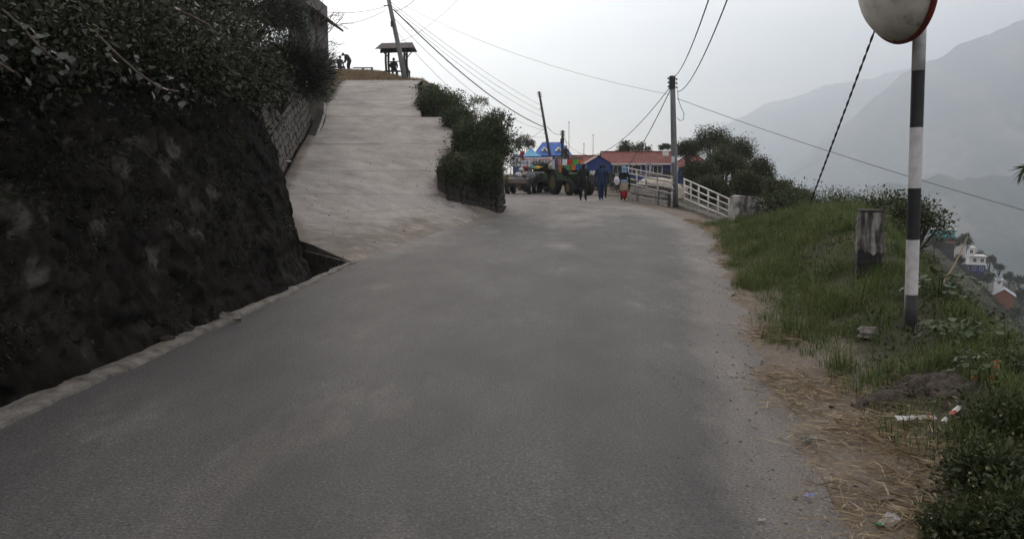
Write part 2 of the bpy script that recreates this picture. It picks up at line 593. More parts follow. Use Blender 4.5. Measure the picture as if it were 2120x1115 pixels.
# ------------------------------------------------------------ surface materials
M_road = attr_mat('asphalt', [(0.3, (0.066, 0.0655, 0.0655)), (0.7, (0.097, 0.096, 0.0955))], [(0.3, (0.138, 0.129, 0.119)), (0.7, (0.2, 0.187, 0.174))], 'dust_sheen', 1.2,
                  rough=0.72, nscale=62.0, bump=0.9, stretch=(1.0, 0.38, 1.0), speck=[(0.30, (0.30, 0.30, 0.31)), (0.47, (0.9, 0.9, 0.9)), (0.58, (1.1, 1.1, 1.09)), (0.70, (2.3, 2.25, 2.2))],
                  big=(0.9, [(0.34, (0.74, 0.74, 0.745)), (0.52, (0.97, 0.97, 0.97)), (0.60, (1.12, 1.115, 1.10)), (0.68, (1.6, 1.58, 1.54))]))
M_ground = attr_mat('soil', [(0.3, (0.024, 0.027, 0.014)), (0.7, (0.055, 0.05, 0.03))], [(0.3, (0.11, 0.092, 0.072)), (0.7, (0.18, 0.155, 0.125))], 'dry', 1.5,
                    rough=0.95, nscale=30.0, bump=0.8)
M_conc = attr_mat('ramp_concrete', [(0.3, (0.25, 0.238, 0.224)), (0.5, (0.31, 0.296, 0.279)), (0.7, (0.36, 0.345, 0.326))], [(0.3, (0.125, 0.108, 0.09)), (0.7, (0.21, 0.185, 0.16))], 'dirt', 1.4,
                  rough=0.92, nscale=26.0, bump=0.5, speck=[(0.28, (0.62, 0.61, 0.60)), (0.5, (1.0, 1.0, 1.0)), (0.72, (1.25, 1.25, 1.24))], big=(0.8, [(0.32, (0.74, 0.73, 0.71)), (0.5, (1.0, 1.0, 1.0)), (0.7, (1.14, 1.14, 1.14))]))
M_joint = pm('joint_fill', [(0.3, (0.09, 0.08, 0.07)), (0.7, (0.16, 0.145, 0.13))], 6, 0.95)
M_strip = pm('edge_concrete', [(0.32, (0.06, 0.053, 0.046)), (0.46, (0.14, 0.13, 0.115)), (0.62, (0.20, 0.187, 0.168)), (0.8, (0.26, 0.24, 0.215))], 7, 0.9, 0.8, 40, detail=9)
M_rock = None
M_stone = pm('wall_stone', [(0.3, (0.10, 0.092, 0.082)), (0.7, (0.20, 0.185, 0.168))], 5, 0.9, 0.6, 30, spec=0.2)
M_stone2 = pm('wall_stone_dark', [(0.3, (0.022, 0.02, 0.018)), (0.7, (0.065, 0.059, 0.053))], 5, 0.92, 0.6, 30, spec=0.2)
M_mortar = pm('mortar', [(0.3, (0.045, 0.042, 0.038)), (0.7, (0.08, 0.074, 0.066))], 9, 0.95, 0.5)
M_wpaint = pm('weathered_whitewash', [(0.30, (0.07, 0.068, 0.065)), (0.42, (0.20, 0.195, 0.185)), (0.55, (0.50, 0.49, 0.47)), (0.75, (0.60, 0.59, 0.57))], 6, 0.85, 0.4, 30, detail=9, stretch=(1.6, 1.6, 0.6))
M_wcore = pm('grey_render', [(0.3, (0.07, 0.068, 0.065)), (0.7, (0.16, 0.155, 0.15))], 6, 0.9, 0.4)
M_white = pm('white_railing_paint', [(0.3, (0.26, 0.25, 0.235)), (0.46, (0.52, 0.51, 0.49)), (0.7, (0.64, 0.63, 0.61))], 9, 0.5, 0.1)
M_wood = pm('grey_wood', [(0.3, (0.12, 0.10, 0.085)), (0.7, (0.26, 0.23, 0.20))], 5, 0.85, 0.4, stretch=(1, 1, 5))
M_dwood = pm('dark_wood', [(0.3, (0.028, 0.022, 0.018)), (0.7, (0.065, 0.05, 0.04))], 6, 0.85, 0.4, stretch=(1, 1, 4))
M_bark = pm('bark', [(0.3, (0.035, 0.028, 0.022)), (0.7, (0.09, 0.075, 0.06))], 12, 0.95, 0.5)
M_mount = pm('mountain_side', [(0.36, (0.02, 0.032, 0.03)), (0.50, (0.05, 0.065, 0.05)), (0.57, (0.12, 0.115, 0.09)), (0.66, (0.24, 0.215, 0.18))], 0.0034, 1.0, detail=10)

# ------------------------------------------------------------ ground
def axis(lo, hi, step, flo, fhi, g=1.12):
    a = list(np.arange(lo, hi + 1e-6, step))
    d, x = step, hi
    while x < fhi:
        d = min(d * g, 400); x += d; a.append(x)
    d, x = step, lo
    while x > flo:
        d = min(d * g, 400); x -= d; a.insert(0, x)
    return np.array(a)
gx = axis(-12, 12, 0.25, -7000, 8600, 1.10)
gy = axis(-3, 62, 0.25, -4000, 8800, 1.06)
GX, GY = np.meshgrid(gx, gy)
GZ = H(GX, GY)
m_ = (GX > -10.5) & (GX < 0.5) & (GY > 12.5) & (GY < 45)
pts = np.stack([GX[m_], GY[m_]], 1)
zz = GZ[m_].copy()
for i in range(0, len(pts), 500):
    d2 = ((pts[i:i + 500, None, :] - _S[None, :, :2]) ** 2).sum(-1)
    k = d2.argmin(1); near = d2.min(1) < 0.35 ** 2
    zz[i:i + 500] = np.where(near, np.minimum(zz[i:i + 500], _S[k, 2] - 0.22), zz[i:i + 500])
GZ[m_] = zz
onroad = (GX > xl(GY) - 0.45) & (GX < xr(GY) - 0.05) & (GY < 52)
GZ = np.where(onroad & (np.abs(GX) < 8), np.minimum(GZ, -0.06), GZ)
GZ = np.where(in_poly(GX, GY, PIT), -1.1, GZ)
GZ = np.where((GX > xr(GY) - 0.05) & (GX < xr(GY) + 0.4) & (GY < 52) & (GY > -35), np.minimum(GZ, 0.0), GZ)
ny, nx = GX.shape
V = np.stack([GX, GY, GZ], -1).reshape(-1, 3)
ii = np.arange(ny * nx).reshape(ny, nx)
Q = np.stack([ii[:-1, :-1], ii[:-1, 1:], ii[1:, 1:], ii[1:, :-1]], -1).reshape(-1, 4)
gme = np_mesh('ground', V, Q, smooth=True)
sx_ = V[:, 0] - xr(V[:, 1])
dry = (1 - sstep(0.35, 1.0, sx_)) * (V[:, 1] < 54) * (sx_ > -1) + 0.55 * ((V[:, 1] > 43.5) & (V[:, 1] < 62) & (V[:, 0] < 0) & (V[:, 2] > 5)) + 0.75 * ((V[:, 1] > 47) & (V[:, 1] < 75) & (V[:, 2] < 1) & (V[:, 2] > -1) & (V[:, 0] > -6))
a_ = gme.attributes.new('dry', 'FLOAT', 'POINT'); a_.data.foreach_set('value', np.clip(dry, 0, 1).astype(np.float32))
tag(link_mesh('ground', gme, M_ground), kind='structure')

# road sheet
ry = np.concatenate([np.arange(-35, 2, 0.8), np.arange(2, 52.01, 0.25)])
rt = np.linspace(0, 1, 64)
RY, RT = np.meshgrid(ry, rt, indexing='ij')
jag = (fbm(RY * 1.7, RY * 0 + 3, 4, 21) * 0.35)
X0, X1 = xl(RY) - 0.02, xr(RY) + jag * np.clip((RY - 1) / 3, 0.3, 1)
RX = X0 + (X1 - X0) * RT
RZ = 0.0 + fbm(RX * .5, RY * .35, 3, 31) * 0.02
RZ = np.where((RT > .97), RZ - 0.02, RZ)
nyr, nxr = RX.shape
V = np.stack([RX, RY, RZ], -1).reshape(-1, 3)
ii = np.arange(nyr * nxr).reshape(nyr, nxr)
Q = np.stack([ii[:-1, :-1], ii[:-1, 1:], ii[1:, 1:], ii[1:, :-1]], -1).reshape(-1, 4)
rme = np_mesh('road', V, Q, smooth=True)
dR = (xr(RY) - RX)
dust_sheen = 0.85 * (1 - sstep(0.0, 0.9 + 0.03 * np.clip(RY, 0, 40), dR)) ** 1.3 + 0.42 * (1 - sstep(0, 1.3, RX - xl(RY))) * sstep(12, 15, RY) + 0.5 * sstep(12, 36, RY)  # last term: distant dirt plus grazing sheen painted into the asphalt colour
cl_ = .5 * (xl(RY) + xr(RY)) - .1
dust_sheen = dust_sheen + fbm(RX * .6, RY * .25, 4, 77) * 0.5 + .45 * np.exp(-((RX - cl_) / .8) ** 2) * np.clip(fbm(RX * 1.3, RY * .5, 5, 79) * 3 + .25, 0, 1)
a_ = rme.attributes.new('dust_sheen', 'FLOAT', 'POINT'); a_.data.foreach_set('value', np.clip(dust_sheen, 0, 1).ravel().astype(np.float32))
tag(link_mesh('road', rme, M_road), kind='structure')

# broken concrete strip along the foot of the rock wall
sy = np.arange(-6, 13.4, 0.06)
m = MB()
prev = None
for k, y in enumerate(sy):
    wv = float(interp(y, [(-6, .27), (5, .25), (8, .16), (11, .14), (13.4, .10)]))
    j1, j2 = float(fbm(y * 2.2, 0.5, 5, 41)) * 0.16, float(fbm(y * 3.1, 9.5, 4, 43)) * 0.10
    x1 = float(xl(y)) + 0.02 + j1; x0 = x1 - max(0.05, wv + j2 * .6)
    zt = 0.03 + float(fbm(y * 4, 2.2, 3, 45)) * 0.03
    row = [(x0 - .01, y, -0.35), (x0, y, zt), (x0 * .5 + x1 * .5, y, zt + .012), (x1 - .015, y, zt - 0.008), (x1, y, -0.03)]
    o = len(m.v); m.v += [Vector(p) for p in row]
    if k:
        for q in range(4): m.f.append((o - 5 + q, o - 4 + q, o + 1 + q, o + q))
tag(m.build('kerb_strip', M_strip), kind='structure')

# concrete ramp: base, then slabs with open joints between them
root = m = MB()
def patch(s0, s1, t0, t1, lift, thick, ns, nt):
    m = MB()
    S_, T_ = np.linspace(s0, s1, ns), np.linspace(t0, t1, nt)
    P = np.array([ramp_pt(s, T_) for s in S_])
    P[..., 2] += fbm(P[..., 0] * .7, P[..., 1] * .7, 2, 51) * 0.02
    top = P + np.array([0, 0, lift]); bot = P + np.array([0, 0, lift - thick])
    V = np.concatenate([top.reshape(-1, 3), bot.reshape(-1, 3)])
    ii = np.arange(ns * nt).reshape(ns, nt); o = ns * nt
    Q = [np.stack([ii[:-1, :-1], ii[:-1, 1:], ii[1:, 1:], ii[1:, :-1]], -1).reshape(-1, 4)]
    ring = np.concatenate([ii[0, :], ii[1:, -1], ii[-1, -2::-1], ii[-2:0:-1, 0]])
    nx_ = np.roll(ring, -1)
    Q.append(np.stack([ring, ring + o, nx_ + o, nx_], -1))
    return V, np.concatenate(Q)
def slab(s0, s1, ns, nt):
    V, Q = patch(s0, s1, 0.0, 1.0, 0.0, 0.25, ns, nt)
    me = np_mesh('slab', V, Q, smooth=False)
    me.polygons.foreach_set('use_smooth', np.arange(len(Q)) < (ns - 1) * (nt - 1))
    S_, T_ = np.meshgrid(np.linspace(s0, s1, ns), np.linspace(0, 1, nt), indexing='ij')
    d = .75 * (1 - sstep(0, .10, T_)) + .85 * sstep(.84, 1, T_) * (S_ < 3.2) + .55 * (1 - sstep(.1, 1.3, S_)) + .25 * sstep(.9, 1, T_)
    d = np.clip(d + fbm(T_ * 5, S_ * 3, 4, 57) * .55, 0, 1).ravel()
    at_ = me.attributes.new('dirt', 'FLOAT', 'POINT'); at_.data.foreach_set('value', np.concatenate([d, d]).astype(np.float32))
    link_mesh('slab', me, M_conc, ramp)
V, Q = patch(0.05, 7, 0, 1, -0.02, .3, 80, 30)
ramp = link_mesh('ramp', np_mesh('ramp', V, Q, smooth=False), M_joint)
tag(ramp, kind='structure')
cuts = [0.0, 1.0, 2.0, 2.62, 3.3, 3.999]
for a, b in zip(cuts[:-1], cuts[1:]):
    slab(a + (0.0015 if a else 0), b - 0.002, max(12, int((b - a) * 40)), 48)
for a, b in ((5.0, 5.45), (5.45, 6.0), (6.0, 7.0)):
    slab(a + 0.001, b - 0.001, 24, 30)

# ------------------------------------------------------------ walls
def swept_wall(path, prof, step, amp, seed, rocky=False):
    """rough battered face: path on plan (x,y,z), profile (back, up); returns verts, quads"""
    P = np.array(path, float)
    L = np.concatenate([[0], np.cumsum(np.linalg.norm(np.diff(P[:, :2], axis=0), axis=1))])
    l = np.arange(0, L[-1], step)
    C = np.stack([np.interp(l, L, P[:, k]) for k in range(3)], 1)
    T = np.gradient(C[:, :2], axis=0)
    for _ in range(6): T[1:-1] = (T[:-2] + T[1:-1] + T[2:]) / 3
    T /= np.linalg.norm(T, axis=1, keepdims=True)
    Nn = np.stack([-T[:, 1], T[:, 0]], 1)              # to the left of the path = back
    pr = np.array(prof, float)
    pl = np.concatenate([[0], np.cumsum(np.linalg.norm(np.diff(pr, axis=0), axis=1))])
    h = np.arange(0, pl[-1], step)
    b, z = np.interp(h, pl, pr[:, 0]), np.interp(h, pl, pr[:, 1])
    LL, HH = np.meshgrid(l, h, indexing='ij')
    d = fbm(LL * .7, HH * .7, 3, seed) * amp * 1.6 + fbm(LL * 2.3, HH * 2.6, 4, seed + 5) * amp * 1.0 + np.abs(fbm(LL * 6, HH * 7, 3, seed + 9)) * amp * .7
    if rocky:
        wx, wy = fbm(LL * 3, HH * 3, 2, 301) * .9, fbm(LL * 3, HH * 3, 2, 303) * .9
        d1, d2, cc_ = worley(LL * 3.1 + wx, HH * 4.4 + wy, 311)
        d = d + (cc_ - .5) * .06 + .04 * (1 - sstep(0, .16, d2 - d1))
        e1, e2, ee_ = worley(LL * 8 + wx, HH * 9 + wy, 317)
        d = d + (ee_ - .5) * .035 + .015 * (1 - sstep(0, .2, e2 - e1))
    B = b[None, :] + d
    V = np.stack([C[:, 0:1] + Nn[:, 0:1] * B, C[:, 1:2] + Nn[:, 1:2] * B, C[:, 2:3] + z[None, :] + fbm(LL * 1.5, HH * 1.5, 3, seed + 2) * amp], -1)
    n1, n2 = LL.shape
    ii = np.arange(n1 * n2).reshape(n1, n2)
    Q = np.stack([ii[:-1, :-1], ii[1:, :-1], ii[1:, 1:], ii[:-1, 1:]], -1).reshape(-1, 4)
    if rocky: return V.reshape(-1, 3), Q, np.stack([LL, HH], -1).reshape(-1, 2)
    return V.reshape(-1, 3), Q

def worley(x, y, seed):
    """distance to nearest and second nearest jittered cell point, and the nearest cell's random number"""
    ix, iy = np.floor(x), np.floor(y)
    d1 = np.full(x.shape, 9.0); d2 = np.full(x.shape, 9.0); cid = np.zeros(x.shape)
    for a in (-1, 0, 1):
        for b in (-1, 0, 1):
            jx, jy = ix + a, iy + b
            px_, py_ = jx + .15 + .7 * _h(jx, jy, seed), jy + .15 + .7 * _h(jx, jy, seed + 1)
            d = np.hypot(x - px_, y - py_)
            r_ = _h(jx, jy, seed + 2)
            nearer = d < d1
            d2 = np.where(nearer, d1, np.minimum(d2, d)); cid = np.where(nearer, r_, cid); d1 = np.minimum(d1, d)
    return d1, d2, cid
rw = thing('rock_retaining_wall', 'tall blackened mossy rock wall leaning back beside the road, under hanging plants', 'wall', (-3.4, 5.3, 0))
V, Q, LH = swept_wall([(-4.1, -8, 0), (-3.75, -2, 0), (-3.42, 5.3, 0), (-3.13, 8.2, 0), (-2.98, 10.6, 0), (-3.12, 12.0, 0), (-3.75, 13.8, 0), (-4.55, 15.9, 0), (-5.3, 17.4, 0.1), (-6.4, 19, .6)],
                  [(-0.12, -1.1), (-0.08, 0), (0.06, .25), (0.18, .9), (0.38, 1.8), (0.62, 2.55), (0.85, 2.8), (1.9, 3.0)], 0.045, 0.075, 61, True)
fme_ = np_mesh('face', V - np.array(rw.location), Q)
l_, h_ = LH[:, 0], LH[:, 1]
cid = worley(l_ * 3.1 + fbm(l_ * 3, h_ * 3, 2, 301) * .9, h_ * 4.4 + fbm(l_ * 3, h_ * 3, 2, 303) * .9, 311)[2]
spots = [(300, 300, .20), (365, 310, .15), (260, 345, .12), (345, 350, .10), (500, 300, .10), (150, 290, .12), (40, 430, .22), (440, 390, .12), (310, 520, .12), (560, 440, .15), (200, 470, .12), (90, 560, .15), (400, 480, .09)]
pale = np.zeros(len(V))
for u_, v_, r_ in spots:                       # where old plaster and lichen show through
    dd = np.abs((V[:, 0] / V[:, 1]) * F + 1060 - u_) / 60
    best = None
    k_ = np.argmin((((V[:, 0] / np.maximum(V[:, 1], 1)) * F + 1060 - u_) ** 2 + (HOR - (V[:, 2] - EYE) / np.maximum(V[:, 1], 1) * F - v_) ** 2) + (V[:, 1] < 3) * 1e9)
    c_ = V[k_]
    pale = np.maximum(pale, np.exp(-(((V - c_) / np.array([.6, r_ * 1.5, r_])) ** 2).sum(1)))
pale = sstep(.30, .55, pale * .7 + fbm(l_ * 5, h_ * 5, 5, 341, .75) * 1.3)
tone = np.clip(.22 + .16 * (cid - .5) + pale * .30 + fbm(l_ * 2.2, h_ * 2.2, 5, 331, .7) * .55 + fbm(l_ * 11, h_ * 11, 3, 351, .7) * .3, 0, 1)
a_ = fme_.attributes.new('tone', 'FLOAT', 'POINT'); a_.data.foreach_set('value', tone.astype(np.float32))
M_rock, nt, b = base_mat('mossy_rock_wall')
N, L = nt.nodes, nt.links
tc = N.new('ShaderNodeTexCoord'); at_ = N.new('ShaderNodeAttribute'); at_.attribute_name = 'tone'
n1 = N.new('ShaderNodeTexNoise'); n1.inputs['Scale'].default_value = 11; n1.inputs['Detail'].default_value = 10; n1.inputs['Roughness'].default_value = .72
L.new(tc.outputs['Object'], n1.inputs['Vector'])
md = N.new('ShaderNodeMath'); md.operation = 'MULTIPLY_ADD'; L.new(n1.outputs['Fac'], md.inputs[0]); md.inputs[1].default_value = .75; L.new(at_.outputs['Fac'], md.inputs[2])
r1 = N.new('ShaderNodeValToRGB'); e = r1.color_ramp.elements
while len(e) < 5: e.new(.5)
for q, (p_, c_) in zip(e, [(.38, (.004, .0037, .0031)), (.58, (.011, .0098, .0085)), (.74, (.021, .0185, .016)), (.86, (.042, .038, .034))][:4] + [(1.0, (.08, .074, .068))]): q.position = p_; q.color = (*c_, 1)
L.new(md.outputs[0], r1.inputs[0]); L.new(r1.outputs[0], b.inputs['Base Color'])
b.inputs['Roughness'].default_value = .95; b.inputs['Specular IOR Level'].default_value = .12
bp = N.new('ShaderNodeBump'); bp.inputs['Strength'].default_value = .9; bp.inputs['Distance'].default_value = .03; L.new(n1.outputs['Fac'], bp.inputs['Height']); L.new(bp.outputs[0], b.inputs['Normal'])
fme_.materials.append(M_rock)
o = bpy.data.objects.new('face', fme_); COL.objects.link(o); o.parent = rw
def stone_protos(mat, n=7, seed=3):
    rs = random.Random(seed); out = []
    for k in range(n):
        Vb, Fb = chamfer_box((1, 1, 1), rs.uniform(.10, .2), rs.uniform(.03, .07), rs)
        me = bpy.data.meshes.new('stone'); me.from_pydata(Vb, [], Fb); me.materials.append(mat); me.update()
        out.append(me)
    return out
PR_L, PR_D, PR_W = stone_protos(M_stone, seed=3), stone_protos(M_stone2, seed=4), stone_protos(M_wpaint, seed=5)
def stone_wall(name, label, path, height, batter, protos, core_mat, cw=(.28, .5), ch=(.17, .27), thick=.4, depth=.16, gap=.022, seed=1, top=None):
    rs = random.Random(seed)
    root = thing(name, label, 'wall', path[0])
    P = np.array(path, float)
    L = np.concatenate([[0], np.cumsum(np.linalg.norm(np.diff(P[:, :2], axis=0), axis=1))])
    def at(l, h):
        c = Vector([float(np.interp(l, L, P[:, k])) for k in range(3)])
        e = 0.3
        a, b = [np.array([np.interp(min(max(l + q, 0), L[-1]), L, P[:, k]) for k in range(2)]) for q in (-e, e)]
        t = (b - a); t /= np.linalg.norm(t)
        n = Vector((-t[1], t[0], 0))
        return c + n * (h * batter) + Vector((0, 0, h)), Vector((t[0], t[1], 0)), n
    hf = height if callable(height) else (lambda l: height)
    z = -0.05
    while True:
        h = rs.uniform(*ch)
        l = rs.uniform(-.15, 0)
        any_ = False
        while l < L[-1]:
            w = rs.uniform(*cw)
            l0, l1 = max(l, 0), min(l + w, L[-1])
            l += w
            if l1 - l0 < .08: continue
            lc = (l0 + l1) / 2
            if z + h * .6 > hf(lc): continue
            any_ = True
            c, t, n = at(lc, z + h / 2)
            o = bpy.data.objects.new('stone', rs.choice(protos)); COL.objects.link(o); o.parent = root
            o.location = c + n * (depth * .35 + rs.uniform(-.025, .02)) - root.location
            o.rotation_euler = (-math.atan(batter) + rs.uniform(-.04, .04), rs.uniform(-.05, .05), math.atan2(t.y, t.x) + rs.uniform(-.05, .05))
            o.scale = (l1 - l0 - gap, depth, h - gap)
        z += h
        if not any_ or z > 8: break
    m = MB()
    nst = max(2, int(L[-1] / .4))
    for k in range(nst + 1):
        l = L[-1] * k / nst
        hh = max(hf(l) - .02, .1)
        a, t, n = at(l, -.4); b, _, _ = at(l, hh)
        o = len(m.v)
        m.v += [a + n * depth * .38, b + n * depth * .38, b + n * thick, a + n * (thick + .1)]
        if k:
            for q in range(4): m.f.append((o - 4 + q, o + q, o + (q + 1) % 4, o - 4 + (q + 1) % 4))
        else: m.f.append((0, 1, 2, 3))
    m.f.append((o + 3, o + 2, o + 1, o))
    m.build('core', core_mat, root)
    return root

stone_wall('masonry_wall', 'grey coursed stone retaining wall along the uphill side of the concrete ramp', [(-5.75, 18.6, .6), (-6.1, 20.2, .9), (-6.95, 25, 1.75), (-7.95, 32.2, 3.3)],
           lambda l: 2.2 - .02 * l, .14, PR_L, M_mortar, seed=11, cw=(.3, .52), ch=(.2, .3))
stone_wall('bank_wall', 'dark stone retaining wall below the round bush where ramp meets road', [(-2.02, 25.0, .62), (-0.36, 27.9, -.03), (-.25, 31.5, -.03)],
           lambda l: .98 + .2 * l, .10, PR_D, M_mortar, seed=12, cw=(.28, .48), ch=(.18, .27), thick=.3)
stone_wall('whitewashed_wall', 'low whitewashed stone wall with dark joints under the white railing', [(6.3, 32.6, -.02), (6.0, 35.5, -.02), (5.85, 39.6, -.02)][::-1],
           .80, 0.02, PR_W, M_wcore, seed=13, cw=(.18, .34), ch=(.30, .46), thick=.3, gap=.05)
# low kerb wall with white top curving round the far end of the masonry wall
kw = thing('kerb_wall', 'short curved kerb wall with peeling white paint on top, left of ramp', 'kerb', (-7.2, 31.5, 3.2))
cp = [pix(643, 296, 28.2), pix(652, 276, 29.2), pix(661, 254, 30.6), pix(667, 234, 32.0), pix(668, 214, 33.4)]
m, m2 = MB(), MB()
for k, p in enumerate(cp):
    zb = float(interp(p.y, ZRT)) - .3
    a = Vector((p.x, p.y, 0))
    o = len(m.v)
    m.v += [a + Vector((.12, 0, zb)), a + Vector((.10, 0, p.z)), a + Vector((-.25, .05, p.z)), a + Vector((-.3, .05, zb))]
    m2.v += [a + Vector((.125, -.01, p.z - .06)), a + Vector((.115, -.01, p.z + .02)), a + Vector((.045, .04, p.z + .022)), a + Vector((.045, .04, p.z - .03))]
    if k:
        for q in range(4):
            m.f.append((o - 4 + q, o + q, o + (q + 1) % 4, o - 4 + (q + 1) % 4))
            m2.f.append((o - 4 + q, o + q, o + (q + 1) % 4, o - 4 + (q + 1) % 4))
    else:
        m.f.append((0, 1, 2, 3)); m2.f.append((0, 1, 2, 3))
m.f.append((o + 3, o + 2, o + 1, o)); m2.f.append((o + 3, o + 2, o + 1, o))
m.build('wall_body', M_stone2, kw); m2.build('white_top', M_wpaint, kw)

# drain under the ramp edge: side wall and dark throat
dr = MB()
dr.box((-3.35, 14.35, -.45), (2.1, .12, .9), (0, 0, math.atan2(1.6, -1.08)))
tag(dr.build('drain', M_strip), kind='structure')

# ------------------------------------------------------------ mountains and air
def mountain(name, ridge, Y0, depth, zbase, amp, seed, nx=260, nt=90):
    us = np.array([r[0] for r in ridge], float); zs = np.array([pix(r[0], r[1], Y0).z for r in ridge])
    xs = (us - 1060) / F * Y0
    X = np.linspace(xs[0], xs[-1], nx)
    zr = np.interp(X, xs, zs) + fbm(X / Y0 * 40, X * 0, 5, seed) * amp * .28
    t = np.concatenate([[-.35, -.2, -.1, -.04], np.linspace(0, 1, nt)])
    XX, TT = np.meshgrid(X, t)
    ta = np.abs(TT)
    w = fbm(XX / Y0 * 8, TT * 3, 3, seed + 3) * .12
    gul = np.abs(fbm((XX / Y0 + w + TT * .05) * 13, TT * 2.0, 5, seed + 7)) * 2
    Z = zr[None, :] + (zbase - zr[None, :]) * ta ** .92 + (gul - .35) * amp * np.sin(np.clip(ta, 0, 1) * math.pi) ** .7 * -1.1
    Z = Z + fbm(XX / Y0 * 60, TT * 20, 4, seed + 13) * amp * .18 * np.clip(ta * 6, 0, 1)
    YY = Y0 - TT * depth + fbm(XX / Y0 * 5, TT * 2, 3, seed + 21) * depth * .1 * ta
    V = np.stack([XX, YY, Z], -1).reshape(-1, 3)
    ii = np.arange(V.shape[0]).reshape(XX.shape)
    Q = np.stack([ii[:-1, :-1], ii[1:, :-1], ii[1:, 1:], ii[:-1, 1:]], -1).reshape(-1, 4)
    return tag(link_mesh(name, np_mesh(name, V, Q, smooth=True), M_mount), kind='structure')
mountain('mountain', [(1700, 330), (1780, 220), (1851, 151), (1919, 117), (1953, 98), (2000, 77), (2039, 57), (2080, 45), (2120, 35), (2250, 10), (2500, -30), (2800, 40), (3100, 150)], 4600, 3000, -640, 260, 71)
mountain('mountain', [(1250, 345), (1420, 300), (1520, 246), (1551, 227), (1576, 215), (1655, 190), (1715, 176), (1791, 162), (1860, 145), (2000, 120), (2300, 90)], 7600, 3600, -640, 380, 81)
mountain('hill', [(1560, 520), (1650, 455), (1745, 408), (1798, 394), (1850, 384), (1938, 358), (2010, 372), (2120, 352), (2300, 330), (2600, 380)], 2400, 1300, -640, 150, 91)

hz = MB()
hz.box((300, 2600, (1420 - 717) / 2), (17800, 13600, 1420 + 717))
m, nt, b = base_mat('air')
nt.nodes.remove(b)
pv = nt.nodes.new('ShaderNodeVolumePrincipled')
pv.inputs['Color'].default_value = (0.78, 0.885, 1.0, 1)
pv.inputs['Density'].default_value = 3.6e-4
pv.inputs['Anisotropy'].default_value = 0.58
nt.links.new(pv.outputs['Volume'], nt.nodes['Material Output'].inputs['Volume'])
tag(hz.build('haze', m), kind='stuff')

# ------------------------------------------------------------ vegetation on the left bank
G_dark = leafmat('dark_leaf', [(0.008, 0.011, 0.006), (0.022, 0.028, 0.012), (0.036, 0.041, 0.02), (0.06, 0.064, 0.036)], 0.5, .2, .4)
G_needle = leafmat('needle_leaf', [(0.012, 0.015, 0.010), (0.022, 0.028, 0.017), (0.04, 0.046, 0.03)], 0.55, .15)
G_mid = leafmat('green_leaf', [(0.022, 0.032, 0.012), (0.045, 0.062, 0.022), (0.085, 0.10, 0.04)], 0.5, .25)
G_tree = leafmat('tree_leaf', [(0.020, 0.026, 0.012), (0.045, 0.055, 0.022), (0.095, 0.10, 0.042)], 0.6, .25, .5)
G_broad = leafmat('broad_leaf', [(0.03, 0.048, 0.022), (0.055, 0.085, 0.035), (0.095, 0.13, 0.06)], 0.42, .25, .3)
G_pale = leafmat('pale_leaf', [(0.03, 0.038, 0.03), (0.055, 0.066, 0.055), (0.10, 0.115, 0.10)], 0.45, .2, .3)
G_grass = leafmat('grass_blade', [(0.026, 0.044, 0.010), (0.06, 0.098, 0.021), (0.10, 0.138, 0.036), (0.17, 0.16, 0.075)], 0.55, .3, .55)
G_straw = leafmat('straw', [(0.17, 0.125, 0.07), (0.29, 0.225, 0.135), (0.40, 0.33, 0.22)], 0.7, .15, .3)
G_dry = leafmat('dry_grass', [(0.13, 0.09, 0.05), (0.21, 0.155, 0.085), (0.27, 0.21, 0.12)], 0.7, .2, .5)
M_twig = pm('bare_twig', [(0.3, (0.06, 0.045, 0.036)), (0.7, (0.12, 0.095, 0.08))], 10, 0.9)

SH = [  # y, x, z, rx, ry, rz, n, leaf
    (3.6, -4.2, 2.5, .75, 1.0, .85, 9000, .065), (5.2, -4.05, 2.5, .75, 1.0, .9, 13000, .06), (6.6, -3.95, 2.55, .75, .95, .9, 13000, .055), (8.0, -3.85, 2.6, .7, .95, .85, 14000, .055),
    (9.4, -3.85, 2.65, .65, .95, .75, 13000, .055), (10.9, -3.85, 2.75, .6, .9, .75, 12000, .058), (12.3, -4.15, 2.95, .65, .9, .75, 9000, .065), (14.2, -4.95, 3.15, .75, 1.1, .8, 9000, .07)]
wh = ['cut by the left picture edge', 'with pale trailing leaves in front', 'second right of the pale leaves', 'midway along the wall top',
      'drooping low over the pale patch of the wall', 'just left of the wall end, drooping', 'at the wall end beside the ramp', 'set back behind the wall end above the masonry']
for k, (y, x, z, a, b, c, n, lf) in enumerate(SH):
    shrub('bank_shrub', 'dark overhanging shrub on the rock wall, ' + wh[k], 'shrub', (x - .25, y, 2.55), (x, y, z), (a, b, c), n, lf, G_dark, M_bark, 60, .42, .5, 'shrubs overhanging the rock wall', up=-.15)
SH2 = [(7.5, -5.6, 3.9, 1.1, 1.5, 1.1, 8000), (10.2, -5.6, 4.1, 1.2, 1.5, 1.1, 9000), (13.2, -5.9, 4.3, 1.2, 1.6, 1.2, 9000), (16.5, -6.6, 4.4, 1.2, 1.7, 1.3, 9000), (19.5, -7.6, 5.0, 1.3, 1.6, 1.5, 9000), (21.6, -7.9, 4.7, 1.0, 1.3, 1.1, 8000), (25.2, -8.9, 6.2, 1.5, 1.6, 1.7, 12000), (14, -9.5, 6.2, 2.2, 3, 1.8, 7000), (21, -11.0, 7.0, 2.2, 3, 1.9, 7000)]
wh2 = ['behind the pale trailing leaves', 'tall, above the middle of the rock wall', 'left of the bank corner at the top edge', 'above the bank corner, reaching the top edge', 'below the house eave', 'in front of the house wall', 'under the bare twigs beside the house', 'highest on the slope at the top edge', 'on the slope left of the house']
